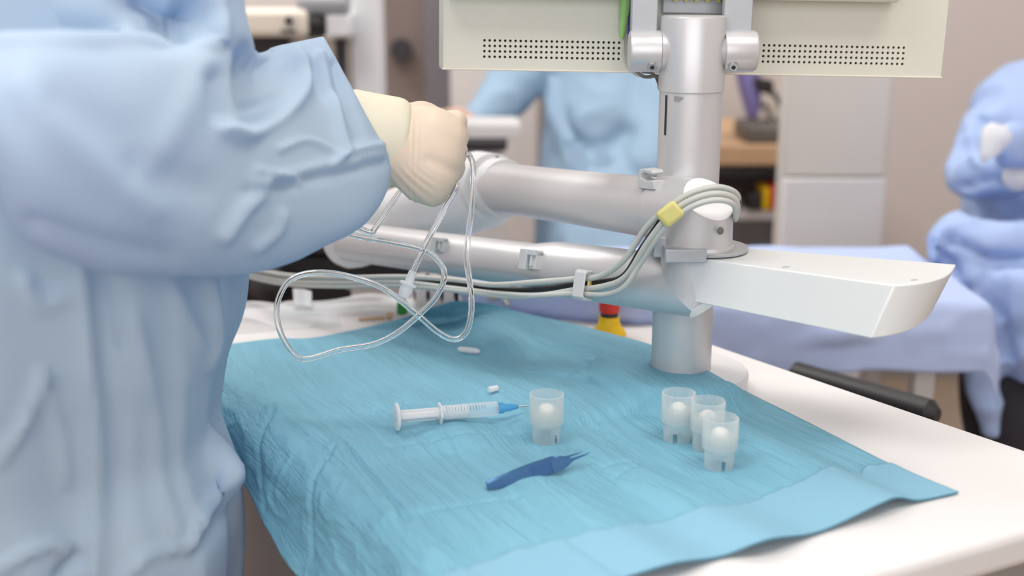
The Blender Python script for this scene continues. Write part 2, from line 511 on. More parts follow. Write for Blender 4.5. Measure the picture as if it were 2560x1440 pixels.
# brown door in the back wall
xa, xb, xc = D(930, 0, 3.2).x, D(1062, 0, 3.2).x, D(1126, 0, 3.2).x
dr = struct('door_1', box(xa, xb, RY1 - 0.06, RY1 - 0.005, 0.005, 2.1), M['door'])
obj('door_frame', box(xb, xc, RY1 - 0.075, RY1 - 0.003, 0.005, 2.16), M['door_b'], dr)
obj('door_handle', cyl(D(1003, 125, 3.18), D(1003, 125, 3.12), 0.03, 24), M['dark'], dr)

# ------------------------------------------------------------------ white instrument table
TZ = 0.75
def round_poly(pts, rads, k=10):
    out = []
    n = len(pts)
    for i in range(n):
        p, a, b, r = Vector(pts[i]), Vector(pts[i - 1]), Vector(pts[(i + 1) % n]), rads[i]
        da, db = (a - p).normalized(), (b - p).normalized()
        h = math.acos(max(-1, min(1, da.dot(db)))) / 2
        t = r / math.tan(h)
        A, B = p + da * t, p + db * t
        for j in range(k + 1):
            s = j / k
            out.append((A * (1 - s) ** 2 + p * 2 * s * (1 - s) + B * s * s))
    return out

def prism(poly, z0, z1, inset=0.0):
    n = len(poly)
    V = [Vector((p.x, p.y, z0)) for p in poly] + [Vector((p.x, p.y, z1)) for p in poly]
    Fs = [tuple(range(n - 1, -1, -1)), tuple(range(n, 2 * n))] + [(i, (i + 1) % n, n + (i + 1) % n, n + i) for i in range(n)]
    return V, Fs
FRc, BRc, BLc, FLc = (0.476, 0.818), (0.045, 1.425), (-0.44, 1.299), (0.042, 0.600)
tbl = thing('instrument_table', 'white laminate instrument table with rounded corners under the teal drape', 'table', (0.0, 1.0, 0))
top = round_poly([FRc, BRc, BLc, FLc], [0.075, 0.03, 0.03, 0.05])
obj('tabletop', prism(top, TZ - 0.028, TZ), M['white'], tbl, bevel=0.007, seg=4)
cx = sum(p[0] for p in (FRc, BRc, BLc, FLc)) / 4; cy = sum(p[1] for p in (FRc, BRc, BLc, FLc)) / 4
ins = round_poly([Vector((cx, cy)) + (Vector(p) - Vector((cx, cy))) * 0.86 for p in (FRc, BRc, BLc, FLc)], [0.03] * 4)
obj('cabinet_body', prism(ins, 0.06, TZ - 0.028), M['grey_panel'], tbl, bevel=0.004)
ins2 = round_poly([Vector((cx, cy)) + (Vector(p) - Vector((cx, cy))) * 0.78 for p in (FRc, BRc, BLc, FLc)], [0.03] * 4)
obj('plinth', prism(ins2, 0.0, 0.06), M['dark'], tbl)

# ------------------------------------------------------------------ teal surgical drape
en = Vector((-0.836, -0.549)).normalized()             # outward normal of the table's left edge
ed = Vector((BLc[0], BLc[1]))
def resample(pts, n):
    S = np.array(spline(pts, 14)); L = np.r_[0, np.cumsum(np.linalg.norm(np.diff(S[:, :2], axis=0), axis=1))]
    u = np.linspace(0, L[-1], n)
    return np.stack([np.interp(u, L, S[:, j]) for j in range(S.shape[1])], 1)
def pz(px, py, dz):
    p = Z(px, py, TZ + dz); return (p.x, p.y, dz)
NU, NV = 380, 290
right = resample([pz(1130, 752, .034), pz(1220, 759, .026), pz(1302, 781, .016), pz(1440, 812, .012), pz(1540, 838, .016), pz(1627, 862, .020), pz(1707, 897, .022), pz(1750, 917, .0208), pz(1800, 944, .0195), pz(1835, 964, .014), pz(1865, 979, .007), pz(1900, 997, .003), pz(2000, 1046, .002), pz(2235, 1165, .004), pz(2397, 1234, .001)], NU)
FRp = right[-1]
bdir = np.array((-0.89, -0.45)) / math.hypot(0.89, 0.45)
flp = np.array((-0.0706, 0.613, 0.001)); blp = np.array((-0.369, 1.1435, 0.001))
front = resample([tuple(FRp), pz(2300, 1253, .002), pz(2245, 1247, .009), pz(2200, 1262, .010), pz(2050, 1331, .002), pz(1920, 1352, .011), pz(1800, 1394, .002), pz(1680, 1412, .010), pz(1560, 1447, .003),
                  (0.06, .677, .004), (0.0, .648, .001), tuple(flp)], NV)
back = resample([tuple(right[0]), pz(1060, 775, .022), pz(1000, 797, .009), pz(900, 822, .003), pz(780, 845, .002), pz(690, 847, .006), pz(580, 860, .002), tuple(blp)], NV)
left = resample([tuple(blp), (-.2515, .9376, .001), (-.194, .801, .001), tuple(flp)], NU)
U = np.linspace(0, 1, NU)[:, None, None]; Vv = np.linspace(0, 1, NV)[None, :, None]
grid = ((1 - Vv) * right[:, None, :] + Vv * left[:, None, :] + (1 - U) * back[None, :, :] + U * front[None, :, :]
        - ((1 - U) * (1 - Vv) * right[0] + U * (1 - Vv) * right[-1] + (1 - U) * Vv * left[0] + U * Vv * left[-1]))
adir = np.array((-0.45, 0.89)); adir /= np.linalg.norm(adir)
def sheet_uv(x, y): return (-(x * bdir[0] + y * bdir[1]), x * adir[0] + y * adir[1])
def gauss(x, y, cx_, cy_, sx, sy, rot=0):
    c_, s_ = math.cos(rot), math.sin(rot); dx, dy = x - cx_, y - cy_
    a = c_ * dx + s_ * dy; b = -s_ * dx + c_ * dy
    return math.exp(-(a / sx) ** 2 - (b / sy) ** 2)
def seg_dist(x, y, a, b):
    ax, ay = a; bx, by = b; dx, dy = bx - ax, by - ay
    t = max(0, min(1, ((x - ax) * dx + (y - ay) * dy) / (dx * dx + dy * dy)))
    return math.hypot(x - ax - t * dx, y - ay - t * dy)
def zp(px, py): p = Z(px, py, TZ); return (p.x, p.y)
# pressed fold lines and dark creases seen on the sheet
CR = [(zp(690, 1035), zp(590, 1165), -.0022), (zp(840, 1138), zp(700, 1270), -.002), (zp(690, 1035), zp(850, 1140), .004), (zp(850, 1140), zp(1000, 1290), .003),
      (zp(850, 1140), zp(1080, 1125), -.0015), (zp(1080, 1125), zp(1400, 1080), -.0013), (zp(1000, 1300), zp(1300, 1260), -.0012), (zp(1410, 960), zp(1690, 862), -.0022), (zp(1410, 960), zp(1640, 1020), -.002),
      (zp(1455, 930), zp(1640, 1000), -.0022), (zp(1540, 930), zp(1660, 975), -.002), (zp(1425, 965), zp(1560, 1015), -.002), (zp(1400, 955), zp(1300, 935), -.0015), (zp(1850, 1110), zp(1990, 1190), -.0018), (zp(1060, 900), zp(1400, 960), -.0012), (zp(880, 1040), zp(1280, 1000), -.0012), (zp(1620, 1165), zp(1480, 1230), -.001),
      (zp(1400, 1190), zp(1750, 1140), -.001), (zp(870, 1130), zp(1020, 1310), -.003), (zp(1060, 1300), zp(1180, 1440), -.0025), (zp(560, 960), zp(690, 1035), .003)]
SV, SUV = [], []
for i in range(NU):
    for j in range(NV):
        x, y, dz = grid[i, j]
        su, sv = sheet_uv(x, y)
        inside = 4 * (i / (NU - 1)) * (1 - i / (NU - 1)) * 1.0
        w = min(1, 6 * i / (NU - 1)) * min(1, 8 * (1 - i / (NU - 1))) * min(1, 8 * j / (NV - 1))
        z = max(dz, 0.0012)
        q = (x - ed.x) * en.x + (y - ed.y) * en.y
        lw = max(0, min(1, (q + 0.06) / 0.05))
        # crepe ripples running along the sheet, stronger on the hanging side
        rp = noise.noise(Vector((su * 62, sv * 9, 0.3))) + 0.5 * noise.noise(Vector((su * 130, sv * 16, 2.3)))
        rg = max(0.0, 1 - 5 * abs(noise.noise(Vector((su * 42 + 1.2 * noise.noise(Vector((su * 30, sv * 30, 7))), sv * 4.5, 1.7))))) + 0.6 * max(0.0, 1 - 6 * abs(noise.noise(Vector((su * 75 + noise.noise(Vector((su * 60, sv * 60, 2))), sv * 8, 4.7)))))
        z += w * (0.0006 * rp + 0.0007 * rg * max(0.15, noise.noise(Vector((su * 7, sv * 7, 3.3))) * 1.6 + .2)) * (1 - lw)
        z += w * 0.0045 * max(0, noise.noise(Vector((su * 9, sv * 6, 5.5))))
        rf = math.hypot(x - 0.1565, y - 1.0586)
        for a, b, amp in CR:
            if rf < 0.085: break
            d = seg_dist(x, y, a, b)
            if d < 0.03:
                z += w * amp * 1.25 * (math.exp(-(d / 0.0026) ** 2) if amp < 0 else math.exp(-(d / 0.012) ** 2))
        z += 0.010 * w * gauss(x, y, *zp(1180, 790), 0.02, 0.12, 0.6)
        z += 0.012 * w * gauss(x, y, *zp(1560, 900), 0.022, 0.12, 0.55)
        d = seg_dist(x, y, zp(1130, 765), zp(1270, 880)); z += 0.013 * w * math.exp(-(d / 0.022) ** 2)
        d = seg_dist(x, y, zp(1400, 830), zp(1560, 930)); z += 0.006 * w * math.exp(-(d / 0.02) ** 2)
        d = seg_dist(x, y, zp(700, 870), zp(1050, 830)); z += 0.006 * w * math.exp(-(d / 0.02) ** 2)
        lf = max(0, min(1, (0.092 - rf) / 0.028)); lf = lf * lf * (3 - 2 * lf); lj = min(1, j / 18)
        z += (max(z, 0.0208) - z) * lf * lj
        px_, py_ = x, y
        Rb = 0.03; T = math.radians(66)
        if q > -0.012:
            qq = q + 0.012
            th = min(qq / Rb, 1) * T
            if qq < Rb: ho = Rb / T * math.sin(th); ve = Rb / T * (1 - math.cos(th))
            else: ho = Rb / T * math.sin(T) + (qq - Rb) * math.cos(T); ve = Rb / T * (1 - math.cos(T)) + (qq - Rb) * math.sin(T)
            off = ho - qq
            wob = 0.004 * lw * noise.noise(Vector((su * 20, sv * 22, 8.0))) + (0.0010 * rp + 0.0013 * rg) * lw
            nx, nz_ = math.sin(th), math.cos(th)
            x += en.x * (off + nx * (wob + z)); y += en.y * (off + nx * (wob + z)); zz = TZ - ve + nz_ * (z + max(0, wob))
        else: zz = TZ + max(z, 0.0012)
        SV.append(Vector((x, y, zz))); SUV.append((su, sv))
SF = [(i * NV + j, i * NV + j + 1, (i + 1) * NV + j + 1, (i + 1) * NV + j) for i in range(NU - 1) for j in range(NV - 1)]
drape = thing('surgical_drape', 'crinkled teal paper surgical drape spread over the white table, hanging over its left edge', 'drape', (0.05, 0.9, TZ))
def sheet(name, V, Fs, uv, mat, parent, thick):
    o = obj(name, (V, Fs), mat, parent, angle=180)
    ul = o.data.uv_layers.new(name='UVMap')
    for lp in o.data.loops: ul.data[lp.index].uv = uv[lp.vertex_index]
    # faces must look up so that the thickness grows downwards
    if sum(p.normal.z for p in o.data.polygons) < 0: o.data.flip_normals()
    md = o.modifiers.new('thickness', 'SOLIDIFY'); md.thickness = thick; md.offset = 1
    return o
sheet('sheet', SV, SF, SUV, M['drape'], drape, 0.0004)
# light adhesive strip along the near edge, its inner border torn wavy
SW, SU_ = 60, NV
TV, TUV = [], []
def sv_at(fi, j):
    i0 = int(min(fi, NU - 2)); t = fi - i0
    return SV[i0 * NV + j].lerp(SV[(i0 + 1) * NV + j], t), SUV[i0 * NV + j]
K = 26
for j in range(NV):
    p1 = SV[(NU - 1) * NV + j]
    wdt = 0.059 + 0.004 * noise.noise(Vector((j * 0.046, 0, 0))) - 0.008 * math.exp(-((j - 25) / 6.0) ** 2) + 0.004 * math.exp(-((j - 40) / 8.0) ** 2)
    # length along this column of the sheet
    acc, fi = 0, NU - 1
    while acc < wdt and fi > 1:
        acc += (SV[fi * NV + j] - SV[(fi - 1) * NV + j]).length; fi -= 1
    for k in range(K):
        p, uv = sv_at(fi + (NU - 1 - fi) * k / (K - 1), j)
        ovr = 0.0
        TV.append(p + Vector((0, 0, 0.0012 + 0.002 * math.exp(-k / 4) * max(0, noise.noise(Vector((j * .12, k * .1, 4))))))); TUV.append(sheet_uv(p.x, p.y))
TF = [(j * K + k, j * K + k + 1, (j + 1) * K + k + 1, (j + 1) * K + k) for j in range(NV - 1) for k in range(K - 1)]
sheet('adhesive_strip', TV, TF, TUV, M['strip'], drape, 0.0004)['label'] = 'smooth lighter blue strip along the near edge'

def drape_z(x, y):
    """height of the drape's top under a point"""
    d = (SVN[:, 0] - x) ** 2 + (SVN[:, 1] - y) ** 2
    k = np.argsort(d)[:4]
    return float(SVN[k, 2].max())
SVN = np.array([tuple(p) for p in SV])

def on_drape(px, py, lift=0.0):
    """point of the drape seen at a pixel"""
    z = TZ + .002
    for _ in range(8):
        p = Z(px, py, z); z = drape_z(p.x, p.y) + lift
    return Vector((p.x, p.y, z))

# ------------------------------------------------------------------ cups
def cup_shell():
    """outer wall, inner wall and floor of a stepped cup with flats on the upper rim and two slots at the foot"""
    n = 96; V, Fs = [], []
    def ring(z, r, flat=1.0):
        row = []
        for k in range(n):
            a = 2 * math.pi * k / n
            rr = r
            if flat < 1.0:
                c = abs(math.cos(a)); rr = min(r, r * flat / max(c, 1e-3)) if c > flat else r
            row.append(len(V)); V.append(Vector((rr * math.cos(a), rr * math.sin(a), z)))
        return row
    rows = [ring(0.0, .0113), ring(.0035, .0114), ring(.0085, .0115), ring(.0135, .0117), ring(.0165, .0138), ring(.028, .0138, .955), ring(.0405, .0140, .94), ring(.0408, .0130, .95), ring(.028, .0126), ring(.0165, .0122), ring(.0135, .0106), ring(.0085, .0104), ring(.0035, .0103), ring(0, .0102)]
    slots = [(0.0 + i) for i in ()]
    def slot(k, lvl):
        for c0 in (24, 72):
            if abs(((k - c0 + n // 2) % n) - n // 2) <= 2 and lvl: return True
        return False
    m = len(rows)
    for i in range(m):
        A, B = rows[i], rows[(i + 1) % m]
        low = i in (0, 1, 11, 12, 13)
        for k in range(n):
            k2 = (k + 1) % n
            if low and slot(k, True): continue
            Fs.append((A[k], A[k2], B[k2], B[k]))
    # slot side walls and lintel
    for c0 in (24, 72):
        for k in (c0 - 2, c0 + 3):
            k %= n
            for i, j in ((0, 13), (1, 12)):
                Fs.append((rows[i][k], rows[i + 1][k], rows[j - 1][k], rows[j][k]))
        for k in range(c0 - 2, c0 + 3):
            Fs.append((rows[2][k % n], rows[2][(k + 1) % n], rows[11][(k + 1) % n], rows[11][k % n]))
    return V, Fs
def cup_insert():
    return lathe((0, 0, .0150), (0, 0, 1), [(0, .0105), (.001, .0118), (.0105, .0119), (.0118, .0105), (.0118, .0095), (.004, .0085), (.004, .002)], 48)
def cup_plug():
    return lathe((0, 0, .019), (0, 0, 1), [(0, .003), (.001, .0075), (.008, .0078), (.0105, .0065), (.0125, .0035), (.013, .0008)], 32)
cup0 = thing('plastic_cup', 'milky plastic cup standing alone at the tip of the syringe needle', 'cup', (0, 0, 0), 'milky plastic cups on the drape')
obj('cup_wall', cup_shell(), M['cup'], cup0, angle=30)
obj('insert', cup_insert(), M['cup_in'], cup0)
obj('plug', cup_plug(), M['pearl'], cup0, label='cream white plug inside the cup')
def dup(root, loc, rotz, label):
    r = root.copy(); COL.objects.link(r); r.location = loc; r.rotation_euler = (0, 0, rotz); r['label'] = label
    for ch in list(root.children):
        c = ch.copy(); COL.objects.link(c); c.parent = r
        for g in ch.children:
            d = g.copy(); COL.objects.link(d); d.parent = c
    return r
cups = [((1366, 1083), 0.75, None), ((1693, 1098), -0.35, 'milky plastic cup at the back left of the cluster of three'),
        ((1766, 1120), 0.02, 'milky plastic cup in the middle of the cluster of three, partly hidden'), ((1797, 1166), 0.12, 'milky plastic cup nearest the camera in the cluster of three')]
for i, ((px, py), rz, lb) in enumerate(cups):
    loc = tuple(on_drape(px, py, .0005))
    if i == 0: cup0.location = loc; cup0.rotation_euler = (0, 0, rz)
    else: dup(cup0, loc, rz, lb)

# ------------------------------------------------------------------ syringe
r_s = 0.0062
A = on_drape(994, 1058) + Vector((0, 0, .0126)); Bp = on_drape(1325, 1024) + Vector((0, 0, .0070)); A = Z(992, 1042, A.z); Bp = Z(1326, 1014, Bp.z)
t_, u_, w_ = frame_of(Bp - A); Ls = (Bp - A).length
sy = thing('syringe', 'small clear syringe with white plunger and blue needle hub lying on the drape', 'syringe', (A.x, A.y, TZ))
def on(s): return A + t_ * (Ls * s)
PX = lambda px: (px - 994) / 331.0
pl = merge(lathe(on(0) - t_ * .0012, on(1), [(0, .0108), (.0008, .0116), (.0022, .0116), (.003, .010)], 36),
           obox(on(PX(1090) / 2), t_ * (Ls * PX(1090) / 2), u_ * .0052, w_ * .0008), obox(on(PX(1090) / 2), t_ * (Ls * PX(1090) / 2), u_ * .0008, w_ * .0052),
           cyl(on(PX(1088)), on(PX(1168)), .0050, 28, .0006), cyl(on(0.01), on(PX(1100)), .0040, 24))
obj('plunger', pl, M['syr_white'], sy)
LB = Ls * (PX(1242) - PX(1100))
obj('barrel', lathe(on(PX(1100)), on(1), [(0, .0055), (0, r_s), (LB - .001, r_s), (LB, .0050), (LB, .0025), (LB + .006, .0021), (LB + .006, .0012), (LB, .0012), (LB - .001, .0054), (0.0002, .0054)], 40), M['syr_clear'], sy)
fl = lathe(on(PX(1096)), on(1), [(0, .0085), (.0004, .0092), (.0018, .0092), (.0022, .0085)], 6)
obj('finger_flange', fl, M['syr_white'], sy, smooth=False)
grad = merge(*[obox(on(PX(1112) + k * .022) + w_ * r_s * .72 + u_ * r_s * .72, t_ * .00012, (u_ - w_) * (.0012 if k % 5 else .002), (u_ + w_) * .00006) for k in range(14)])
obj('scale_marks', grad, M['dark'], sy, smooth=False)
obj('needle_hub', lathe(on(PX(1243)), on(1), [(0, .0035), (.0005, .0047), (.004, .0046), (.0055, .0036), (.011, .0030), (.0165, .0019), (.018, .0010)], 24), M['hub'], sy)
obj('needle', cyl(on(PX(1290)), on(1.0), .0006, 12), M['steel'], sy)

# two loose white caps
lift = Vector((0, 0, .0032))
a = on_drape(1146, 884) + lift; b = on_drape(1200, 886) + lift; a.z = b.z = max(a.z, b.z)
nc = lathe(a, b, [(0, .0016), (.002, .0026), (.012, .0029), ((b - a).length - .003, .0026), ((b - a).length, .0012)], 24)
tag(obj('plastic_sheath', nc, M['cap_white'], loc=a), 'long slim white plastic sheath lying on the drape behind the syringe', 'sheath')
a = on_drape(1222, 983) + lift; b = on_drape(1245, 978) + lift; a.z = b.z = max(a.z, b.z)
lc = lathe(a, b, [(0, .0015), (0, .0025), (.0008, .0028), ((b - a).length - .0008, .0026), ((b - a).length, .0018)], 24)
tag(obj('stopper', lc, M['cap_white'], loc=a), 'short white cylindrical stopper lying just above the syringe', 'stopper')

# ------------------------------------------------------------------ tweezers
tw = thing('tweezers', 'blue titanium tweezers with curved fine tips lying on the drape', 'tweezers', tuple(Z(1340, 1180, TZ)))
def blade(path, widths, thick):
    """strip of varying height standing on its edge; path in (px, py, dz), widths up"""
    zl = drape_z(*Z(1340, 1180, TZ)[:2])
    S = spline([tuple(Z(px, py, zl + dz)) + (w_,) + (th,) for (px, py, dz), w_, th in zip(path, widths, thick)], 10)
    V, Fs = [], []
    for i, s in enumerate(S):
        p = Vector(s[:3]); q0 = Vector(S[max(i - 1, 0)][:3]); q1 = Vector(S[min(i + 1, len(S) - 1)][:3])
        t = (q1 - q0).normalized(); side = t.cross(Vector((0, 0, 1))).normalized(); up = side.cross(t)
        up = (up * 0.85 + side * -0.5).normalized(); sd = up.cross(t)
        h, th = s[3] / 2, s[4] / 2
        for a_, b_ in ((1, .6), (.8, 1), (-.8, 1), (-1, .6), (-1, -.6), (-.8, -1), (.8, -1), (1, -.6)):
            V.append(p + up * h * a_ + sd * th * b_)
    m = len(S)
    for i in range(m - 1):
        for k in range(8): Fs.append((i * 8 + k, i * 8 + (k + 1) % 8, (i + 1) * 8 + (k + 1) % 8, (i + 1) * 8 + k))
    Fs.append(tuple(range(7, -1, -1))); Fs.append(tuple((m - 1) * 8 + k for k in range(8)))
    return V, Fs
wd = [.0060, .0078, .0088, .0096, .0100, .0100, .0092, .0074, .0046, .0024, .0018, .0014, .0010, .0005]
th = [.0024, .0022, .0018, .0014, .0013, .0013, .0013, .0013, .0013, .0012, .0011, .0010, .0008, .0005]
near_path = [(1217, 1214, .005), (1238, 1208, .0056), (1268, 1199, .006), (1300, 1190, .006), (1335, 1180, .006), (1370, 1170, .006), (1398, 1161, .006), (1414, 1155, .006), (1424, 1151, .0062), (1433, 1148, .0064), (1446, 1143, .0066), (1457, 1139, .007), (1467, 1135, .0078), (1475, 1130, .0092)]
far_path = [(1220, 1211, .0055), (1240, 1204, .006), (1266, 1195, .0064), (1296, 1183, .0066), (1328, 1171, .0068), (1358, 1161, .0070), (1382, 1152, .0072), (1396, 1149, .0074), (1405, 1146, .0076), (1415, 1143, .0076), (1428, 1139, .0078), (1440, 1135, .008), (1449, 1132, .0086), (1457, 1128, .0098)]
bl1 = obj('blade', blade(near_path, wd, th), M['titan'], tw, angle=40)
bl2 = obj('blade', blade(far_path, [w * .8 for w in wd], th), M['titan'], tw, angle=40)
ribs = []
for k in range(9):
    px = 1327 + k * 6.6; c = Z(px, 1182.3 - (px - 1327) * 0.286, drape_z(*Z(1340, 1180, TZ)[:2]) + .006)
    dr_ = (Z(1400, 1163, TZ + .007) - Z(1325, 1184, TZ + .007)).normalized(); sd_ = dr_.cross(Vector((0, 0, 1))); up_ = sd_.cross(dr_)
    upv = (up_ * .85 - sd_ * .5).normalized(); sdv = upv.cross(dr_)
    if sdv.y > 0: sdv = -sdv
    ribs.append(obox(c + sdv * .0010, dr_ * .0006, upv * .0046, sdv * .0005))
obj('grip_ribs', merge(*ribs), M['titan'], bl1, bevel=0.0002)

# ------------------------------------------------------------------ monitor on its column
PXc, PYc = 0.1565, 1.0586
st = thing('monitor', 'cream monitor seen from behind on a thick silver column with a round foot', 'monitor', (PXc, PYc, TZ))
def vz(z0, z1, prof, mat, name, **kw):
    return obj(name, lathe((PXc, PYc, z0), (PXc, PYc, z1), prof, 64), mat, st, **kw)
vz(TZ + .001, 2, [(0, .061), (.0, .062), (.014, .062), (.0165, .0605), (.0175, .058)], M['silver_white'], 'foot')
vz(TZ + .017, 2, [(0, .0272), (.0, .0275), (D(1727, 231, 1.04).z - TZ - .0165, .0275)], M['silver'], 'column')
zc = D(1727, 231, 1.04).z
vz(zc, 2, [(0, .0276), (.0012, .0286), (.0625, .0282), (.0640, .0275), (.0648, .0255)], M['silver'], 'collar')
# slot and stamped mark on the column
def on_col(px, py, r=.0277):
    """point on the column's surface seen at a pixel"""
    o = Vector((0, 0, CZ)); d = (D(px, py, 1) - o)
    a = d.x ** 2 + d.y ** 2; b = 2 * ((o.x - PXc) * d.x + (o.y - PYc) * d.y); c = (o.x - PXc) ** 2 + (o.y - PYc) ** 2 - r * r
    t = (-b - math.sqrt(max(b * b - 4 * a * c, 0))) / (2 * a)
    p = o + d * t; n = Vector((p.x - PXc, p.y - PYc, 0)).normalized(); return p, n
p1, n1 = on_col(1666, 238); p2, n2 = on_col(1663, 338)
obj('slot', obox((p1 + p2) / 2, (0, 0, (p1.z - p2.z) / 2), Vector((-n1.y, n1.x, 0)) * .0009, n1 * .0006), M['dark'], st)
mk = []
for px, py, w_2, h_2 in ((1688, 247, .0010, .0022), (1694, 248, .0008, .0024), (1700, 247, .0009, .0018), (1706, 246, .0008, .001), (1697, 252, .001, .0008)):
    p, n = on_col(px, py); mk.append(obox(p, Vector((-n.y, n.x, 0)) * w_2, (0, 0, h_2), n * .00015))
obj('stamped_mark', merge(*mk), M['grey_panel'], st)
# hinge barrels, brackets and screws
hz = D(1730, 131, 1.02).z
hy = PYc - 0.002
for s, xi, xo, xb0, xb1 in ((-1, 1712, 1576, 1582, 1649), (1, 1790, 1900, 1816, 1889)):
    X = lambda px: (px - 1280) / F * 1.023
    a = Vector((X(xi), hy, hz)); b = Vector((X(xo), hy, hz)); L = (b - a).length
    seam = abs(X(1656 if s < 0 else 1816) - a.x)
    br = obj('hinge_barrel', lathe(a, b, [(0, .004), (.001, .0085), (.004, .0125), (.010, .0160), (seam - .0004, .0176), (seam, .0168), (seam + .0004, .0176), (L - .003, .0178), (L - .0008, .0168), (L, .015)], 48), M['silver'], st)
    obj('bracket_arm', box(X(xb0), X(xb1), hy + .004, hy + .015, hz + .008, hz + .14), M['silver_dark'], st, bevel=.001)
    sx = X(1632 if s < 0 else 1836)
    obj('screw', cyl((sx, hy - .0120, hz - .0115), (sx, hy - .0155, hz - .0130), .0042, 20, .0006), M['steel'], br)
    obj('screw_socket', cyl((sx, hy - .0150, hz - .0128), (sx, hy - .0157, hz - .0131), .0020, 6), M['dark'], br)
# housing with perforated vents
mdist = 1.09
ml, mr_ = D(1108, 170, mdist), D(2352, 192, mdist)
ex = (mr_ - ml).normalized(); eyv = Vector((0, 1, 0)); ez = ex.cross(eyv).normalized()
if ez.z < 0: ez = -ez
eyv = ez.cross(ex)
MW = (mr_ - ml).length
def mp_(x, y, z): return ml + ex * x + eyv * y + ez * z
def mbox(x0, x1, y0, y1, z0, z1):
    v, f = box(x0, x1, y0, y1, z0, z1); return [mp_(*p) for p in v], f
obj('front_bezel', mbox(-.006, MW + .006, .030, .046, -.004, .31), M['monitor'], st, bevel=.004, seg=3)
pitch_h = 12.88 / F * mdist
vx0 = (1204 - 1108) / F * mdist; nx_l, nx_r = 27, 28
vx2 = (1899 - 1108) / F * mdist
zt = {}
zb, ztp = (168 - 149) / F * mdist, (168 - 92) / F * mdist
rows_n = 4; zp_ = (ztp - zb) / rows_n * 0.93
vz0 = zb + .0015
def vent(nx, x0):
    V, Fs = [], []; rr = .00125
    for r in range(rows_n):
        for c in range(nx):
            cx_, cz_ = x0 + (c + .5) * pitch_h, vz0 + (r + .5) * zp_
            base = len(V)
            hx, hz_ = pitch_h / 2, zp_ / 2
            outer = [(hx, 0), (hx, hz_), (0, hz_), (-hx, hz_), (-hx, 0), (-hx, -hz_), (0, -hz_), (hx, -hz_)]
            for ox, oz in outer: V.append(mp_(cx_ + ox, 0, cz_ + oz))
            for k in range(8): V.append(mp_(cx_ + rr * math.cos(k * math.pi / 4), 0, cz_ + rr * math.sin(k * math.pi / 4)))
            for k in range(8): V.append(mp_(cx_ + rr * math.cos(k * math.pi / 4), .003, cz_ + rr * math.sin(k * math.pi / 4)))
            for k in range(8):
                k2 = (k + 1) % 8
                Fs.append((base + k, base + k2, base + 8 + k2, base + 8 + k)); Fs.append((base + 8 + k, base + 8 + k2, base + 16 + k2, base + 16 + k))
    return V, Fs
xl1 = vx0 + nx_l * pitch_h; xr1 = vx2 + nx_r * pitch_h; vz1 = vz0 + rows_n * zp_
obj('vent_grille', vent(nx_l, vx0), M['monitor'], st, smooth=False)
obj('vent_grille', vent(nx_r, vx2), M['monitor'], st, smooth=False)
shell = merge(mbox(0, MW, 0, .030, 0, vz0), mbox(0, vx0, 0, .030, vz0, vz1), mbox(xl1, vx2, 0, .030, vz0, vz1), mbox(xr1, MW, 0, .030, vz0, vz1), mbox(0, MW, 0, .030, vz1, .30))
obj('rear_housing', shell, M['monitor'], st)
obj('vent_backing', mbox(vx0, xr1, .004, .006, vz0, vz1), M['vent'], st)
obj('bottom_lip', mbox(-.001, MW + .001, -.0015, .030, -.0015, .0), M['edge'], st, bevel=.0006)
zt0 = (170 - 6) / F * mdist + .0055
obj('rear_hump', mbox(.002, MW - .05, -.022, .0, zt0, .26), M['monitor'], st, bevel=.003)
cxp = (1732 - 1108) / F * mdist
obj('connector_panel', mbox(cxp - .031, cxp + .031, -.006, -.0005, .052, .135), M['silver_dark'], st, bevel=.001)
cn = []
for k in range(5):
    cn.append(mbox(cxp - .022 + k * .0095, cxp - .0185 + k * .0095, -.011, -.006, .0625, .068))
obj('connector_pin', merge(*cn), M['tape'], st)
obj('monitor_cable', sweep(spline([mp_(cxp + .0265, -.013, .03), mp_(cxp + .0265, -.013, .06), mp_(cxp + .0265, -.014, .11), mp_(cxp + .02, -.010, .16)], 8), .0042, 14), M['cable_black'], st)
# cords hanging beside the left bracket
gx = (1547 - 1108) / F * mdist
obj('cord', sweep(spline([mp_(gx + .004, -.006, .09), mp_(gx + .003, -.006, .035), mp_(gx + .004, -.005, .012), mp_(gx + .014, -.003, -.002), mp_(gx + .03, .002, -.006)], 8), .0009, 8), M['cable'], st)
obj('plug', lathe(mp_(gx + .0035, -.007, .076), mp_(gx + .001, -.007, .028), [(0, .003), (.001, .0045), (.02, .0046), (.040, .003), (.047, .0015)], 16), M['green'], st)
obj('ribbon', mbox(gx + .0065, gx + .0105, -.005, -.001, .014, .09), M['violet'], st)
wr = [sweep(spline([D(1590, 178, 1.075), D(1612, 192, 1.07), D(1640, 190, 1.06), D(1655, 196, 1.06)], 8), .0016, 8), sweep(spline([D(1606, 180, 1.08), D(1632, 184, 1.075), D(1645, 205, 1.07), D(1648, 222, 1.065)], 8), .0013, 8)]
obj('wire', merge(*wr), M['scope_grey'], st)

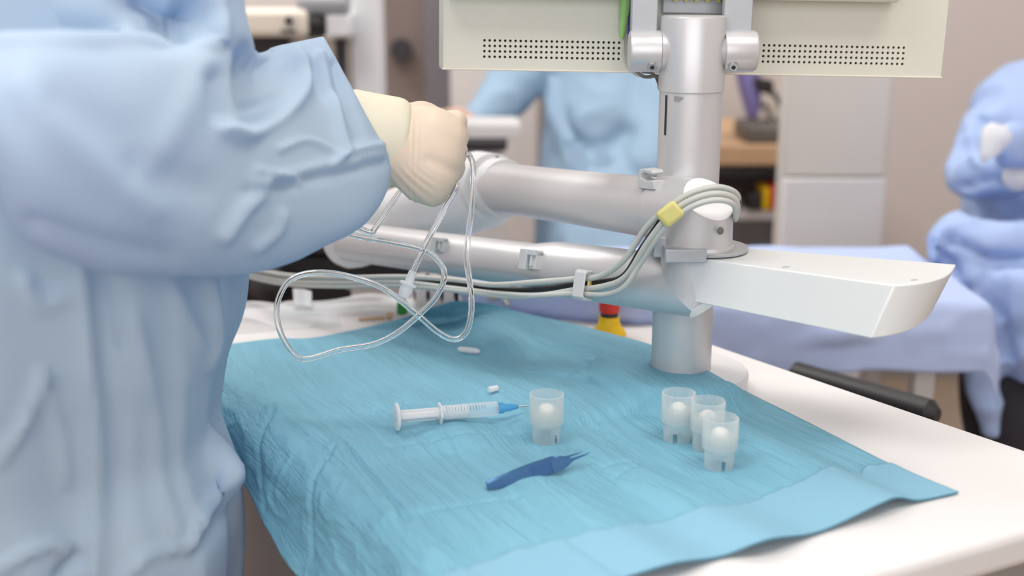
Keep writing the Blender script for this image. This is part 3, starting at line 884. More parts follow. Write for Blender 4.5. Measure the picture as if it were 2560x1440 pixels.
# ------------------------------------------------------------------ jointed silver arm with white box
def cut(geo, planes):
    bm = bmesh.new()
    vs = [bm.verts.new(p) for p in geo[0]]
    for f in geo[1]:
        try: bm.faces.new([vs[i] for i in f])
        except ValueError: pass
    bmesh.ops.recalc_face_normals(bm, faces=bm.faces)
    for co, no in planes:
        g = bm.verts[:] + bm.edges[:] + bm.faces[:]
        r = bmesh.ops.bisect_plane(bm, geom=g, plane_co=co, plane_no=no, clear_outer=True, dist=1e-6)
        ed_ = [e for e in r['geom_cut'] if isinstance(e, bmesh.types.BMEdge)]
        if ed_: bmesh.ops.edgeloop_fill(bm, edges=ed_)
    bm.verts.index_update()
    out = ([v.co.copy() for v in bm.verts], [tuple(v.index for v in f.verts) for f in bm.faces]); bm.free()
    return out
def face_on(geo, co, no, grow=.0003):
    """the flat end faces lying in a cut plane, as a thin plate"""
    V, Fs = [], []
    for f in geo[1]:
        pts = [geo[0][i] for i in f]
        if len(f) > 4 and max(abs((p - co).dot(no)) for p in pts) < 1e-4:
            n = len(pts); b = len(V)
            V += [p + no * .0001 for p in pts] + [p + no * (.0001 + grow) for p in pts]
            Fs += [tuple(range(b, b + n)), tuple(range(b + n, b + 2 * n))] + [(b + k, b + (k + 1) % n, b + n + (k + 1) % n, b + n + k) for k in range(n)]
    return V, Fs
arm = thing('jointed_arm', 'silver jointed arm of two long tubes carrying a white wedge-shaped box', 'arm', tuple(D(1737, 630, 1.013)))
I2 = D(1740, 533, 1.013); L2 = D(1215, 465, 1.30)
I1 = D(1726, 716, 1.035); L1 = D(870, 603, 1.33)
r2, r1, r1b = 0.0262, 0.0262, 0.0215
up = Vector((0, 0, 1))
d2 = (L2 - I2).normalized(); d1 = (L1 - I1).normalized()
rv = 0.0330
# upper tube with its elbow: tube, vertical stub, both mitred, outer corner cut to an oval face, its bright reflection painted white
mit = (d2 - (-up)); mit.normalize()
nb = (-d2 + up).normalized()
q2 = I2 + nb * 0.0205
Ltube = (L2 - I2).length
upper = lathe(I2 - d2 * .05, L2, [(0, r2 * 1.12), (.05 + .040, r2 * 1.12), (.05 + .043, r2 * 1.03), (.05 + Ltube * .5, r2), (.05 + Ltube, r2)], 72)
upper = cut(upper, [(I2, -mit), (q2, nb)])
obj('upper_tube', upper, M['silver'], arm)
Pz = 0.8965
stub = lathe(I2 + up * .06, I2 - up, [(0, rv * .93), (.06 + I2.z - Pz - .004, rv * .95), (.06 + I2.z - Pz - .002, rv), (.06 + I2.z - Pz, rv)], 72)
stub = cut(stub, [(I2, mit), (q2, nb)])
obj('pivot_cylinder', stub, M['silver'], arm)
obj('end_face', merge(face_on(upper, q2, nb), face_on(stub, q2, nb)), M['facet_glare'], arm, smooth=False, label='oval end face with painted bright reflection')
p_ = D(1800, 577, 0.98)
obj('emblem', ball(D(1801, 577, .985) , .0028, 16, (1, .5, 1.2)), M['scope_grey'], arm)
# lower tube with an upturned elbow
mit1 = (d1 - up).normalized(); nb1 = (-d1 - up).normalized(); q1 = I1 + nb1 * .0215
Lt = (L1 - I1).length
lower = lathe(I1 - d1 * .05, L1, [(0, r1), (.05 + .145, r1 * .985), (.05 + .152, r1 * .97), (.05 + .178, r1b), (.05 + Lt, r1b)], 72)
lower = cut(lower, [(I1, -mit1), (q1, nb1)])
obj('lower_tube', lower, M['silver'], arm)
stub1 = lathe(I1 - up * .06, I1 + up, [(0, r1), (.06 + .8895 - I1.z, r1)], 72)
stub1 = cut(stub1, [(I1, mit1), (q1, nb1)])
obj('lower_pivot', stub1, M['silver'], arm)
obj('end_face', merge(face_on(lower, q1, nb1), face_on(stub1, q1, nb1)), M['facet_glare'], arm, smooth=False, label='oval end face with painted bright reflection')
# ring seams on the lower tube
obj('tube_ring', lathe(I1 + d1 * .055, L1, [(0, r1 * .99), (.0002, r1 * 1.008), (.0010, r1 * 1.008), (.0012, r1 * .99)], 72), M['silver'], arm)
obj('tube_ring', lathe(I2 + d2 * .036, L2, [(0, r2 * 1.0), (.0002, r2 * 1.125), (.0008, r2 * 1.125), (.001, r2 * 1.0)], 72), M['silver'], arm)
# pivot plate, bracket to the column, white box
pc = Vector((I2.x, I2.y, 0))
obj('pivot_plate', lathe((pc.x + .011, pc.y + .004, Pz - .0025), (pc.x + .011, pc.y + .004, 2), [(0, .034), (.0, .035), (.002, .035), (.0025, .0345)], 64), M['silver_dark'], arm)
zt_, zb_ = .8925, .853
Aq, Bq, Cq, Dq = Z(1720, 642, zt_), Z(2237, 713, zt_), Z(2391, 661, zt_), Z(1868, 620, zt_)
Ab, Bb, Cb, Db = Z(1718, 752, zb_), Z(2178, 846, zb_), Z(2332, 775, zb_), Z(1868, 700, zb_)
def topoly(a, b, c, d, bul, z):
    pts = [a, b]
    out = (b - a).normalized() * bul
    for k in range(1, 12):
        s = k / 12; pts.append(b.lerp(c, s) + out * math.sin(math.pi * s ** 0.8))
    pts += [c, d]
    return [Vector((p.x, p.y, z)) for p in pts]
tp, bt = topoly(Aq, Bq, Cq, Dq, .014, zt_), topoly(Ab, Bb, Cb, Db, .012, zb_)
n_ = len(tp)
bxg = (bt + tp, [tuple(range(n_ - 1, -1, -1)), tuple(range(n_, 2 * n_))] + [(i, (i + 1) % n_, n_ + (i + 1) % n_, n_ + i) for i in range(n_)])
wb = obj('box', bxg, M['box_white'], arm, bevel=.0012, seg=3, angle=30, label='white wedge-shaped box with a curved end')
for px, py in ((1965, 668), (2286, 700)):
    p = Z(px, py, zt_)
    obj('chip', obox(p + Vector((0, 0, .0001)), (.003, .0008, 0), (.0002, .0007, 0), (0, 0, .0002)), M['grey_panel'], wb)
bx0 = D(1664, 624, .984); bx1 = D(1768, 660, .984)
obj('bracket', merge(box(bx0.x, bx1.x, bx0.y, bx0.y + .04, bx1.z, bx0.z), box(bx0.x - .008, bx0.x + .012, bx0.y + .02, PYc - .0276, bx1.z, bx0.z + .006)), M['silver_dark'], arm, bevel=.0012)
# left elbow knuckle: collar, round body and link down to the lower tube
el = D(1222, 466, 1.305)
obj('collar', lathe(el + d2 * -.035, el, [(0, r2 * 1.0), (.001, r2 * 1.18), (.018, r2 * 1.22), (.021, r2 * 1.05), (.024, r2 * 1.05), (.026, r2 * 1.38), (.06, r2 * 1.42)], 64), M['silver_white'], arm)
k0 = D(1205, 478, 1.325); k1 = D(880, 598, 1.36)
kn = fuse(merge(ball(k0, .0425, 40), limb([tuple(k0) + (.0415,), tuple(D(1080, 525, 1.34)) + (.040,), tuple(D(960, 568, 1.355)) + (.036,), tuple(k1) + (.034,)], 40)), .003, 8)
obj('elbow', kn, M['silver_white'], arm, angle=180)
obj('emblem', ball(D(1243, 392, 1.288), .0022, 12, (1, 1, .6)), M['scope_grey'], arm)
# clips
def clip(c, along, w=.009, h=.0085, name='cable_clip'):
    """small C-shaped clip: foot and a hooked strap over it"""
    c = Vector(c); t = Vector(along).normalized()
    out = (Vector((0, 0, CZ)) - c); out -= t * out.dot(t); out.normalize(); sd = t.cross(out)
    prof = [(-h, 0), (-h, .010), (-h * .6, .0125), (h * .6, .0125), (h, .010), (h, .0065), (h * .72, .0065), (h * .72, .0085), (h * .45, .0098), (-h * .45, .0098), (-h * .7, .0085), (-h * .7, 0)]
    m = len(prof)
    V = [c + sd * a + out * b + t * s for s in (-w / 2, w / 2) for a, b in prof]
    Fs = [tuple(range(m)), tuple(range(2 * m - 1, m - 1, -1))] + [(i, (i + 1) % m, m + (i + 1) % m, m + i) for i in range(m)]
    return V, Fs
for px, py, d, k in ((1328, 650, 1.116, 1.0), (1098, 613, 1.205, .8)):
    c = D(px, py, d); out = (Vector((0, 0, CZ)) - c); out -= d1 * out.dot(d1); out.normalize(); sdv = out.cross(d1)
    if sdv.z < 0: sdv = -sdv
    ck = obj('cable_clip', merge(obox(c + d1 * .0045 * k, d1 * .0045 * k, sdv * .0098 * k, out * .0075 * k), obox(c - d1 * .004 * k + sdv * .007 * k, d1 * .0045 * k, sdv * .0028 * k, out * .0068 * k), obox(c - d1 * .0045 * k - out * .002, d1 * .004 * k, sdv * .0085 * k, out * .005 * k), obox(c - d1 * .004 * k + out * .004 * k, d1 * .0014 * k, sdv * .006 * k, out * .002 * k)), M['clip'], arm, bevel=.0008)
cc = D(1627, 442, 1.03)
up_c = (up - d2 * up.dot(d2)).normalized()
sd_c = d2.cross(up_c)
pr = [(-.0, .0), (.0, .012), (.003, .0165), (.009, .0175), (.020, .0165), (.022, .0140), (.020, .0125), (.010, .0140), (.0055, .0125), (.0045, .009), (.012, .007), (.022, .008), (.0225, .0)]
V_ = [cc - d2 * (a - .011) + up_c * (b - .010) + sd_c * s for s in (-.006, .006) for a, b in pr]; mlen = len(pr)
obj('cable_clip', (V_, [tuple(range(mlen)), tuple(range(2 * mlen - 1, mlen - 1, -1))] + [(i, (i + 1) % mlen, mlen + (i + 1) % mlen, mlen + i) for i in range(mlen)]), M['clip'], arm, bevel=.0008)
# big clip that holds the cable bundle
cb = D(1462, 713, 1.064); out = (Vector((0, 0, CZ)) - cb); out -= d1 * out.dot(d1); out.normalize(); sdu = out.cross(d1)
if sdu.z < 0: sdu = -sdu
V_, prf = [], [(-.0135, -.006), (-.0135, .006), (-.011, .0095), (.011, .0095), (.0135, .006), (.0135, -.002), (.0115, -.002), (.0105, .0055), (.009, .0072), (-.009, .0072), (-.0108, .005), (-.0108, -.006)]
V_ = [cb + sdu * a + out * b + d1 * s for s in (-.006, .006) for a, b in prf]; mlen = len(prf)
obj('cable_clip', (V_, [tuple(range(mlen)), tuple(range(2 * mlen - 1, mlen - 1, -1))] + [(i, (i + 1) % mlen, mlen + (i + 1) % mlen, mlen + i) for i in range(mlen)]), M['clip'], arm, bevel=.0008)
# cables
cab = [
 (.0026, 'cable', [(560, 655, 1.34), (700, 686, 1.33), (850, 694, 1.27), (1000, 692, 1.22), (1140, 700, 1.17), (1230, 712, 1.135), (1340, 705, 1.10), (1440, 697, 1.070), (1500, 690, 1.050), (1560, 650, 1.02), (1615, 570, .995), (1672, 518, .972), (1730, 482, .962), (1790, 468, .962), (1832, 478, .970), (1846, 500, .985), (1838, 540, 1.02)]),
 (.0026, 'cable', [(560, 668, 1.34), (700, 700, 1.33), (850, 706, 1.27), (1000, 705, 1.22), (1140, 722, 1.165), (1260, 735, 1.125), (1350, 738, 1.095), (1440, 724, 1.070), (1510, 715, 1.045), (1565, 690, 1.02), (1620, 605, .99), (1678, 533, .968), (1735, 497, .957), (1790, 484, .955), (1832, 494, .962), (1844, 520, .975), (1838, 548, 1.01)]),
 (.0024, 'cable', [(560, 676, 1.34), (700, 708, 1.33), (850, 716, 1.27), (1000, 714, 1.22), (1150, 728, 1.16), (1280, 742, 1.12), (1360, 738, 1.09), (1440, 734, 1.068), (1512, 736, 1.045), (1560, 718, 1.02), (1600, 660, 1.005), (1640, 598, .985), (1685, 547, .966), (1740, 512, .955), (1795, 500, .953), (1834, 512, .960), (1840, 545, .985)]),
 (.0030, 'cable_black', [(560, 662, 1.35), (700, 694, 1.34), (850, 702, 1.28), (1000, 700, 1.23), (1140, 712, 1.175), (1260, 724, 1.135), (1360, 722, 1.105), (1440, 711, 1.078), (1505, 706, 1.056), (1560, 690, 1.035), (1610, 615, 1.005), (1674, 528, .978), (1732, 490, .968), (1790, 474, .966), (1836, 482, .975), (1846, 508, .99), (1838, 545, 1.02)])]
for r_, mt, pts in cab:
    obj('cable', sweep(spline([tuple(D(*p)) for p in pts], 8), r_, 14), M[mt], arm, angle=180)
ta, tb = D(1655, 552, .968), D(1695, 519, .962)
tg = merge(obox((ta + tb) / 2, (tb - ta) * .56, (tb - ta).cross(Vector((0, 1, -.2))).normalized() * .0078, Vector((0, 1, -.2)).normalized() * .0058))
obj('cable_tie', tg, M['tape'], arm, bevel=.0032, seg=4, label='yellow tape around the cables')
obj('cable_tie', obox(D(1476, 715, 1.062), d1 * .0010, sdu * .0095, out * .0042), M['tape'], arm, bevel=.001)
# ------------------------------------------------------------------ small things on the table
p = Z(1522, 836, TZ)
es = thing('stop_button', 'red push button on a yellow collar standing at the back of the white table', 'button', (p.x, p.y, TZ))
obj('collar', lathe((p.x, p.y, TZ), (p.x, p.y, 2), [(0, .018), (.002, .0185), (.006, .0165), (.010, .0125), (.018, .0108), (.0205, .0108)], 40), M['yellow'], es)
obj('neck', cyl((p.x, p.y, TZ + .0205), (p.x, p.y, TZ + .025), .0095, 32), M['dark'], es)
obj('push_button', lathe((p.x, p.y, TZ + .025), (p.x, p.y, 2), [(0, .0100), (.001, .0108), (.004, .0110), (.022, .0112), (.025, .0105), (.0262, .008)], 40), M['red'], es)
ra_, rb_ = D(1034, 760, 1.40), D(1146, 760, 1.40)
rk = thing('peg_rack', 'low black rack with white waisted pegs behind the peak of the teal drape', 'rack', (ra_.x, ra_.y, TZ))
obj('rack_body', box(ra_.x, rb_.x, ra_.y + .004, ra_.y + .034, TZ + .0005, D(1090, 706, 1.41).z), M['black'], rk, bevel=.002)
for px in (1053, 1088, 1122):
    p = D(px, 752, 1.39); q = Vector((p.x, ra_.y - .010, TZ))
    obj('peg', lathe(q, q + up, [(0, .0075), (.004, .0078), (.010, .0060), (.016, .0060), (.022, .0095), (.028, .0112), (.0365, .0115), (.037, .0108)], 28), M['cap_white'], rk)
p = Z(1006, 784, TZ)
tag(obj('stopper', lathe(p, p + up, [(0, .005), (.001, .006), (.010, .006), (.016, .0045), (.0165, .003)], 20), M['dgreen'], loc=p), 'tiny green stopper at the back edge of the drape', 'stopper')
p = Z(930, 800, TZ)
tag(obj('needle_protector', merge(obox(p + Vector((0, 0, .002)), (.014, .004, 0), (-.0006, .0018, 0), (0, 0, .0012)), ball(p + Vector((.019, .004, .004)), .004, 14, (1, 1, 1.1))), M['wood'], loc=p), 'small brown and clear clip lying on the white table behind the drape', 'clip')
# crumpled clear film wrappers
def film(cpx, w, d, hgt, seed, rot):
    c = Z(*cpx, TZ); n = 26; V = []
    for i in range(n):
        for j in range(n):
            a, b = (i / (n - 1) - .5) * w, (j / (n - 1) - .5) * d
            x = c.x + a * math.cos(rot) - b * math.sin(rot); y = c.y + a * math.sin(rot) + b * math.cos(rot)
            z = TZ + .0015 + hgt * max(0, .35 + noise.noise(Vector((a * 14 + seed, b * 14, seed)))) * (1 - (2 * i / (n - 1) - 1) ** 4)
            V.append(Vector((x, y, z)))
    return V, [(i * n + j, i * n + j + 1, (i + 1) * n + j + 1, (i + 1) * n + j) for i in range(n - 1) for j in range(n - 1)], c
v, f, c = film((655, 800), .17, .09, .022, 1.3, .2)
tag(obj('film_wrapper', (v, f), M['film'], loc=c, angle=180), 'crumpled flat clear film wrapper beside the gown on the white table', 'wrapper')
v, f, c = film((860, 775), .16, .05, .012, 4.1, .1)
tag(obj('film_wrapper', (v, f), M['film'], loc=c, angle=180), 'clear film wrapper at the back of the table behind the tubing loop', 'wrapper')
fl_ = []
q0, q1, q2_, q3 = D(735, 768, 1.36), D(780, 772, 1.36), D(776, 735, 1.37), D(728, 728, 1.37)
V = []
for i in range(9):
    for j in range(9):
        s, t = i / 8, j / 8
        p = q0.lerp(q1, s).lerp(q3.lerp(q2_, s), t); p.y += .004 * math.sin(s * 3.1) + .01 * t; V.append(p)
ff = obj('film_flap', (V, [(i * 9 + j, i * 9 + j + 1, (i + 1) * 9 + j + 1, (i + 1) * 9 + j) for i in range(8) for j in range(8)]), M['film'], loc=q0, angle=180)
ff.modifiers.new('t', 'SOLIDIFY').thickness = .0006
tag(ff, 'small upright flap of clear film behind the tubing loop', 'wrapper')

# ------------------------------------------------------------------ clear tubing held in the glove
tbd = [(1150, 395, 1.040), (1172, 388, 1.035), (1183, 430, 1.03), (1176, 540, 1.03), (1167, 640, 1.03), (1176, 720, 1.03), (1178, 780, 1.03), (1164, 832, 1.03), (1133, 848, 1.03), (1092, 828, 1.035), (1045, 788, 1.045), (960, 722, 1.05),
       (870, 690, 1.05), (790, 681, 1.045), (728, 698, 1.04), (698, 742, 1.035), (692, 790, 1.03), (706, 842, 1.03), (738, 888, 1.03), (772, 896, 1.03), (850, 874, 1.03), (930, 861, 1.03), (990, 834, 1.03), (1045, 789, 1.033), (1090, 742, 1.035),
       (1111, 692, 1.035), (1098, 654, 1.035), (1058, 624, 1.035), (980, 606, 1.035), (890, 590, 1.035), (850, 575, 1.035), (870, 560, 1.04), (925, 580, 1.045), (940, 568, 1.045), (985, 502, 1.04), (1030, 440, 1.04), (1085, 420, 1.04), (1125, 430, 1.04), (1140, 465, 1.02), (1112, 520, 1.02), (1075, 590, 1.02), (1043, 655, 1.02), (1030, 684, 1.02)]
tub = thing('infusion_tube', 'looped clear plastic infusion tube hanging from the gloved hand', 'tube', tuple(D(1150, 430, 1.03)))
S = spline([tuple(D(*p)) for p in tbd], 9)
to = sweep(S, .00262, 16, caps=False)
ti = sweep(S, .00150, 16, caps=False)
ti = (ti[0], [tuple(reversed(q)) for q in ti[1]])
g = merge(to, ti)
no_ = len(to[0])
ends = [tuple((k, (k + 1) % 16, no_ + (k + 1) % 16, no_ + k)) for k in range(16)] + [tuple((no_ - 16 + k, no_ - 16 + (k + 1) % 16, no_ + no_ - 16 + (k + 1) % 16, no_ + no_ - 16 + k)) for k in range(16)]
obj('tube', (g[0], g[1] + ends), M['tube'], tub, angle=180)
a, b = D(1033, 678, 1.02), D(1008, 742, 1.02); L = (b - a).length
obj('connector', lathe(a, b, [(0, .0032), (.0004, .0036), (.010, .0038), (.0105, .0070), (.0118, .0074), (.013, .0070), (.0135, .0050), (.0165, .0056), (.0185, .0056), (.0215, .0048), (L, .0046)], 28), M['luer'], tub, label='white connector')

# ------------------------------------------------------------------ the operator in the blue gown
op = thing('person', 'person in a pale blue gown standing at the table, latex glove holding the clear tube', 'person', (-0.42, 0.9, 0))
torso_c = Vector((-0.47, 0.93))
body = merge(
    limb([(-.47, .95, .95, .13), (-.47, .95, 1.15, .13), (-.46, .94, 1.35, .14), (-.45, .94, 1.45, .10), (-.43, .94, 1.52, .06), (-.42, .94, 1.58, .058)]),
    ball((-.40, .95, 1.68), .105, 24, (.95, .8, 1.2)), ball((-.30, .95, 1.665), .018, 12), 
    limb([(-.42, .91, 1.43, .05), tuple(D(230, -320, .85)) + (.038,), tuple(D(190, 330, .765)) + (.032,), tuple(D(500, 390, .835)) + (.030,), tuple(D(850, 350, .985)) + (.021,), tuple(D(1000, 370, 1.010)) + (.019,)]),
    limb([(-.46, 1.07, 1.43, .05), (-.47, 1.12, 1.25, .045), (-.45, 1.13, 1.08, .04), (-.41, 1.12, 1.03, .032), (-.36, 1.10, 1.01, .026)]),
    limb([(-.47, .88, .95, .085), (-.46, .87, .5, .06), (-.47, .87, .1, .045), (-.42, .87, .05, .04), (-.34, .87, .04, .03)]),
    limb([(-.47, 1.04, .95, .085), (-.46, 1.05, .5, .06), (-.47, 1.05, .1, .045), (-.42, 1.05, .05, .04), (-.34, 1.05, .04, .03)]))
obj('body', fuse(body, .012, 4), M['skin'], op, angle=180)
obj('hair', fuse(merge(ball((-.415, .95, 1.705), .112, 24, (.95, .86, 1.08))), .01, 2), M['hair'], op, angle=180)
# gown trunk: horizontal sections from the hem to the shoulders, front outline as in the photograph
trk = [(585, 2600), (585, 1700), (586, 1440), (586, 1300), (580, 1235), (572, 1180), (552, 1120), (532, 1050), (545, 965), (560, 885), (588, 815), (603, 755), (606, 690), (600, 600), (560, 400), (500, 100), (440, -150), (300, -420), (150, -560)]
stn = []
for px, py in trk:
    p = Y_(px, py, .90); z = p.z
    xb_ = -.68 if z < 1.35 else -.68 + (z - 1.35) * .8
    stn.append((Vector((p.x, .90, z)), Vector((xb_, .86, z)), (.17 if z < 1.2 else max(.09, .17 + (z - 1.2) * .1 if z < 1.35 else .185 - (z - 1.35) * .3))))
trunk = loft(stn, 64, 4, 2.4)
# loose tuck of cloth above the waist hem at the front
tuck = limb([tuple(D(515, 1125, .935)) + (.018,), tuple(D(552, 1150, .925)) + (.011,), tuple(D(586, 1186, .920)) + (.0065,), tuple(D(566, 1225, .93)) + (.006,)], 16)
# shoulder and upper arm of the far side
def trunk_folds(co, no):
    out = np.zeros(len(co))
    for i, c in enumerate(co):
        a = math.atan2(c[1] - .93, c[0] + .45)
        lo = max(0.15, min(1, (1.15 - c[2]) / .3))
        out[i] = lo * (.010 * noise.noise(Vector((a * 3.1, c[2] * 1.4, 3))) + .006 * (1 - 2.4 * abs(noise.noise(Vector((a * 4.5 + c[2] * .6, c[2] * 2.2, 9))))) + .004 * noise.noise(Vector((c[0] * 18, c[1] * 18, c[2] * 11))))
    return out
fold_t = creases([([(205, 690), (225, 900), (240, 1100), (236, 1440)], .006, 16), ([(250, 690), (262, 900), (290, 1100), (300, 1440)], -.005, 26),
                  ([(105, 940), (60, 1060), (0, 1150)], .006, 14), ([(110, 950), (150, 1080), (165, 1200)], .004, 18), ([(0, 1420), (120, 1360), (170, 1385)], .006, 12), ([(190, 1390), (150, 1440)], -.008, 16),
                  ([(480, 1350), (530, 1250), (585, 1190)], .007, 14), ([(500, 1380), (560, 1290)], -.005, 16), ([(320, 1440), (370, 1390), (480, 1360)], .005, 12), ([(525, 700), (545, 830), (530, 920)], .005, 12),
                  ([(440, 740), (500, 860)], .004, 18), ([(330, 800), (380, 1000), (400, 1200), (440, 1330)], .005, 22), ([(60, 700), (100, 760), (170, 740)], .006, 18), ([(285, 690), (310, 860)], -.006, 18)])
gt = fuse(merge(trunk, tuck), .0058, 3, [trunk_folds, fold_t])
gown = obj('surgical_gown', gt, M['gown'], op, angle=180)
# sleeve: upper arm and puffed forearm, down to the cuff
fa = [((-150, 210), (-70, 400), .68, .04), ((-90, 125), (0, 500), .68, .055), ((-20, 100), (44, 588), .69, .062), ((100, 93), (130, 640), .70, .066), ((260, 90), (290, 686), .735, .068), ((420, 84), (440, 692), .775, .068),
      ((550, 104), (590, 690), .82, .066), ((622, 124), (715, 664), .86, .060), ((652, 136), (830, 609), .90, .054), ((690, 117), (905, 563), .935, .048), ((748, 104), (958, 490), .962, .042), ((812, 90), (977, 405), .985, .036)]
fst = []
for (x0, y0), (x1, y1), d, w_ in fa:
    fst.append((D(x0, y0, d), D(x1, y1, d), w_))
forearm = loft(fst, 64, 6, 2.15, True)
ua = [((-190, -900), (560, -900), .86, .075), ((-170, -500), (585, -480), .84, .08), ((-150, -200), (600, -180), .82, .078), ((-120, 20), (604, 20), .81, .07), ((-60, 140), (628, 118), .82, .058), ((0, 260), (640, 230), .84, .04)]
ust = [(D(a_[0], a_[1], d), D(b_[0], b_[1], d), w_) for a_, b_, d, w_ in ua]
upper_arm = loft(ust, 64, 6, 2.2, True)
fold_s = creases([
    ([(645, 160), (655, 225), (668, 250)], -.036, 40), ([(690, 200), (650, 300)], -.006, 40),
    ([(565, 318), (620, 335), (700, 290), (752, 235), (762, 175), (735, 140)], .009, 20),
    ([(0, 98), (100, 90), (240, 98), (430, 80), (540, 108), (556, 60), (552, 0)], .007, 18),
    ([(350, 0), (420, 50), (480, 30)], -.026, 50), ([(520, 20), (470, 70)], -.008, 34),
    ([(845, 395), (900, 372), (965, 360)], .0045, 10), ([(700, 372), (770, 352), (848, 388)], .0035, 10), ([(845, 398), (830, 420), (890, 410)], .003, 10),
    ([(620, 482), (740, 457), (850, 430), (960, 408)], -.0035, 15), ([(640, 452), (740, 432), (850, 405), (950, 385)], .003, 16), ([(640, 425), (700, 440), (750, 458)], .004, 10),
    ([(560, 590), (610, 520), (660, 470)], .006, 20), ([(640, 620), (690, 580), (705, 540)], .004, 16),
    ([(840, 160), (870, 260), (900, 340)], -.006, 12), ([(800, 140), (830, 240), (850, 330), (862, 370)], .006, 12), ([(790, 175), (815, 220)], -.007, 26),
    ([(60, 220), (200, 380), (380, 520)], .0035, 45), ([(520, 170), (450, 300), (380, 420)], .003, 40), ([(150, 250), (300, 330)], -.002, 50), ([(540, 200), (560, 280)], -.008, 30),
    ([(80, 560), (250, 610), (420, 640)], -.004, 30), ([(350, 420), (500, 470)], -.004, 50)])
sl = fuse(merge(forearm, upper_arm), .0027, 4, [wrinkle(9, .003, seed=1.7, sharp=.4), fold_s])
obj('sleeve', sl, M['gown'], gown, angle=180)
sl2 = fuse(limb([(-.46, 1.07, 1.42, .075), (-.47, 1.12, 1.25, .075), (-.45, 1.13, 1.08, .07), (-.38, 1.11, 1.02, .05)]), .007, 3, wrinkle(9, .008, seed=4))
obj('sleeve', sl2, M['gown'], gown, angle=180)
# gloved hand: closed around the tube, the back of the hand towards the camera
gd = [((905, 250), (930, 460), .995, .032), ((955, 250), (972, 462), 1.0, .031), ((1005, 262), (1000, 478), 1.005, .030), ((1035, 264), (1030, 500), 1.01, .030), ((1065, 264), (1062, 514), 1.015, .031), ((1098, 269), (1092, 516), 1.02, .031),
      ((1128, 284), (1120, 497), 1.025, .029), ((1152, 303), (1142, 462), 1.03, .025), ((1166, 325), (1160, 420), 1.035, .018)]
palm = loft([(D(*a_, d), D(*b_, d), w_) for a_, b_, d, w_ in gd], 48, 6, 2.1, True)
fing = []
for i, (y0, y1, dd) in enumerate(((300, 335, 0), (330, 365, .002), (372, 400, .002), (412, 432, 0))):
    r0 = (.0105, .0110, .0108, .0095)[i]
    fing.append(limb([tuple(D(1100, y0 + 12, 1.03)) + (r0,), tuple(D(1133, y0 + 6, 1.036 + dd)) + (r0 * 1.04,), tuple(D(1143 - 4 * abs(i - 1), y0 + 8, 1.053)) + (r0,), tuple(D(1132, y1, 1.073)) + (r0 * .95,), tuple(D(1108, y1 + 8, 1.080)) + (r0 * .9,), tuple(D(1080, y1 + 10, 1.068)) + (r0 * .85,)], 16))
fing.append(limb([tuple(D(1020, 300, 1.03)) + (.014,), tuple(D(1060, 290, 1.05)) + (.013,), tuple(D(1100, 310, 1.075)) + (.0105,), tuple(D(1128, 345, 1.095)) + (.0095,)], 16))
def glove_folds(co, no):
    px, py = proj_np(co)
    # fine stretch wrinkles under the wrist, running from the crease at the wrist to the heel of the hand
    r = np.hypot(px - 1165, (py - 330) * 1.0)
    w = np.clip((py - 395) / 70, 0, 1) * np.clip((1105 - px) / 80, 0, 1) * np.clip((px - 965) / 12, 0, 1)
    w2 = np.clip((px - 1018) / 8, 0, 1) * np.clip((1062 - px) / 30, 0, 1) * np.clip((py - 290) / 40, 0, 1)
    s = np.sin(r / 3.1 + 1.5 * np.sin(py / 23.0))
    return .00075 * w * s + .0005 * w2 * np.sin(px / 2.4 + py / 60)
gl = fuse(merge(palm, *fing), .0017, 5, [creases([([(1090, 300), (1135, 330), (1165, 350)], .0015, 16), ([(1075, 400), (1130, 425), (1160, 440)], -.0015, 16), ([(1150, 300), (1172, 335)], .001, 12)]), glove_folds])
glove = obj('latex_glove', gl, M['glove'], op, angle=180)
cf = [((880, 222), (905, 478), .992, .0345), ((930, 232), (945, 474), .997, .0345), ((975, 240), (968, 468), 1.002, .034), ((1006, 246), (985, 464), 1.006, .0335), ((1022, 256), (1000, 456), 1.008, .0325), ((1030, 266), (1012, 440), 1.009, .0300)]
obj('glove_cuff', fuse(loft([(D(*a_, d), D(*b_, d), w_) for a_, b_, d, w_ in cf], 48, 6, 2.1, True), .002, 3), M['glove_cuff'], glove, angle=180, label='cream coloured turned-up cuff')

# ------------------------------------------------------------------ person behind the column
pm = thing('person', 'person in a blue gown sitting behind the silver column, one arm stretched to the left', 'person', (.21, 2.62, 0))
def P3(px, py, d, r): return tuple(D(px, py, d)) + (r,)
bm_ = merge(limb([(.21, 2.62, .55, .10), (.21, 2.62, .8, .095), (.21, 2.60, 1.03, .10), (.21, 2.58, 1.14, .055), (.21, 2.56, 1.22, .05)]), ball((.21, 2.55, 1.31), .1, 24, (.8, .95, 1.2)), ball((.21, 2.45, 1.30), .016, 12),
            limb([(.09, 2.6, 1.02, .045), tuple(D(1300, 180, 2.53)) + (.035,), tuple(D(1222, 275, 2.47)) + (.028,), tuple(D(1176, 303, 2.42)) + (.022,), tuple(D(1140, 292, 2.38)) + (.022,), tuple(D(1112, 286, 2.37)) + (.012,)]),
            *[limb([tuple(D(1146, 286 + 7 * k, 2.38)) + (.010,), tuple(D(1120, 279 + 7 * k, 2.37)) + (.009,), tuple(D(1098, 277 + 8 * k, 2.36)) + (.007,)], 10) for k in range(4)],
            limb([(.31, 2.6, .98, .045), (.30, 2.50, .88, .034), (.285, 2.42, .81, .024)]),
            limb([(.14, 2.6, .56, .085), (.13, 2.25, .52, .06), (.13, 2.22, .1, .04), (.13, 2.12, .05, .03)]), limb([(.29, 2.6, .56, .085), (.31, 2.25, .52, .06), (.31, 2.22, .1, .04), (.31, 2.12, .05, .03)]))
obj('body', fuse(bm_, .012, 3), M['skin'], pm, angle=180)
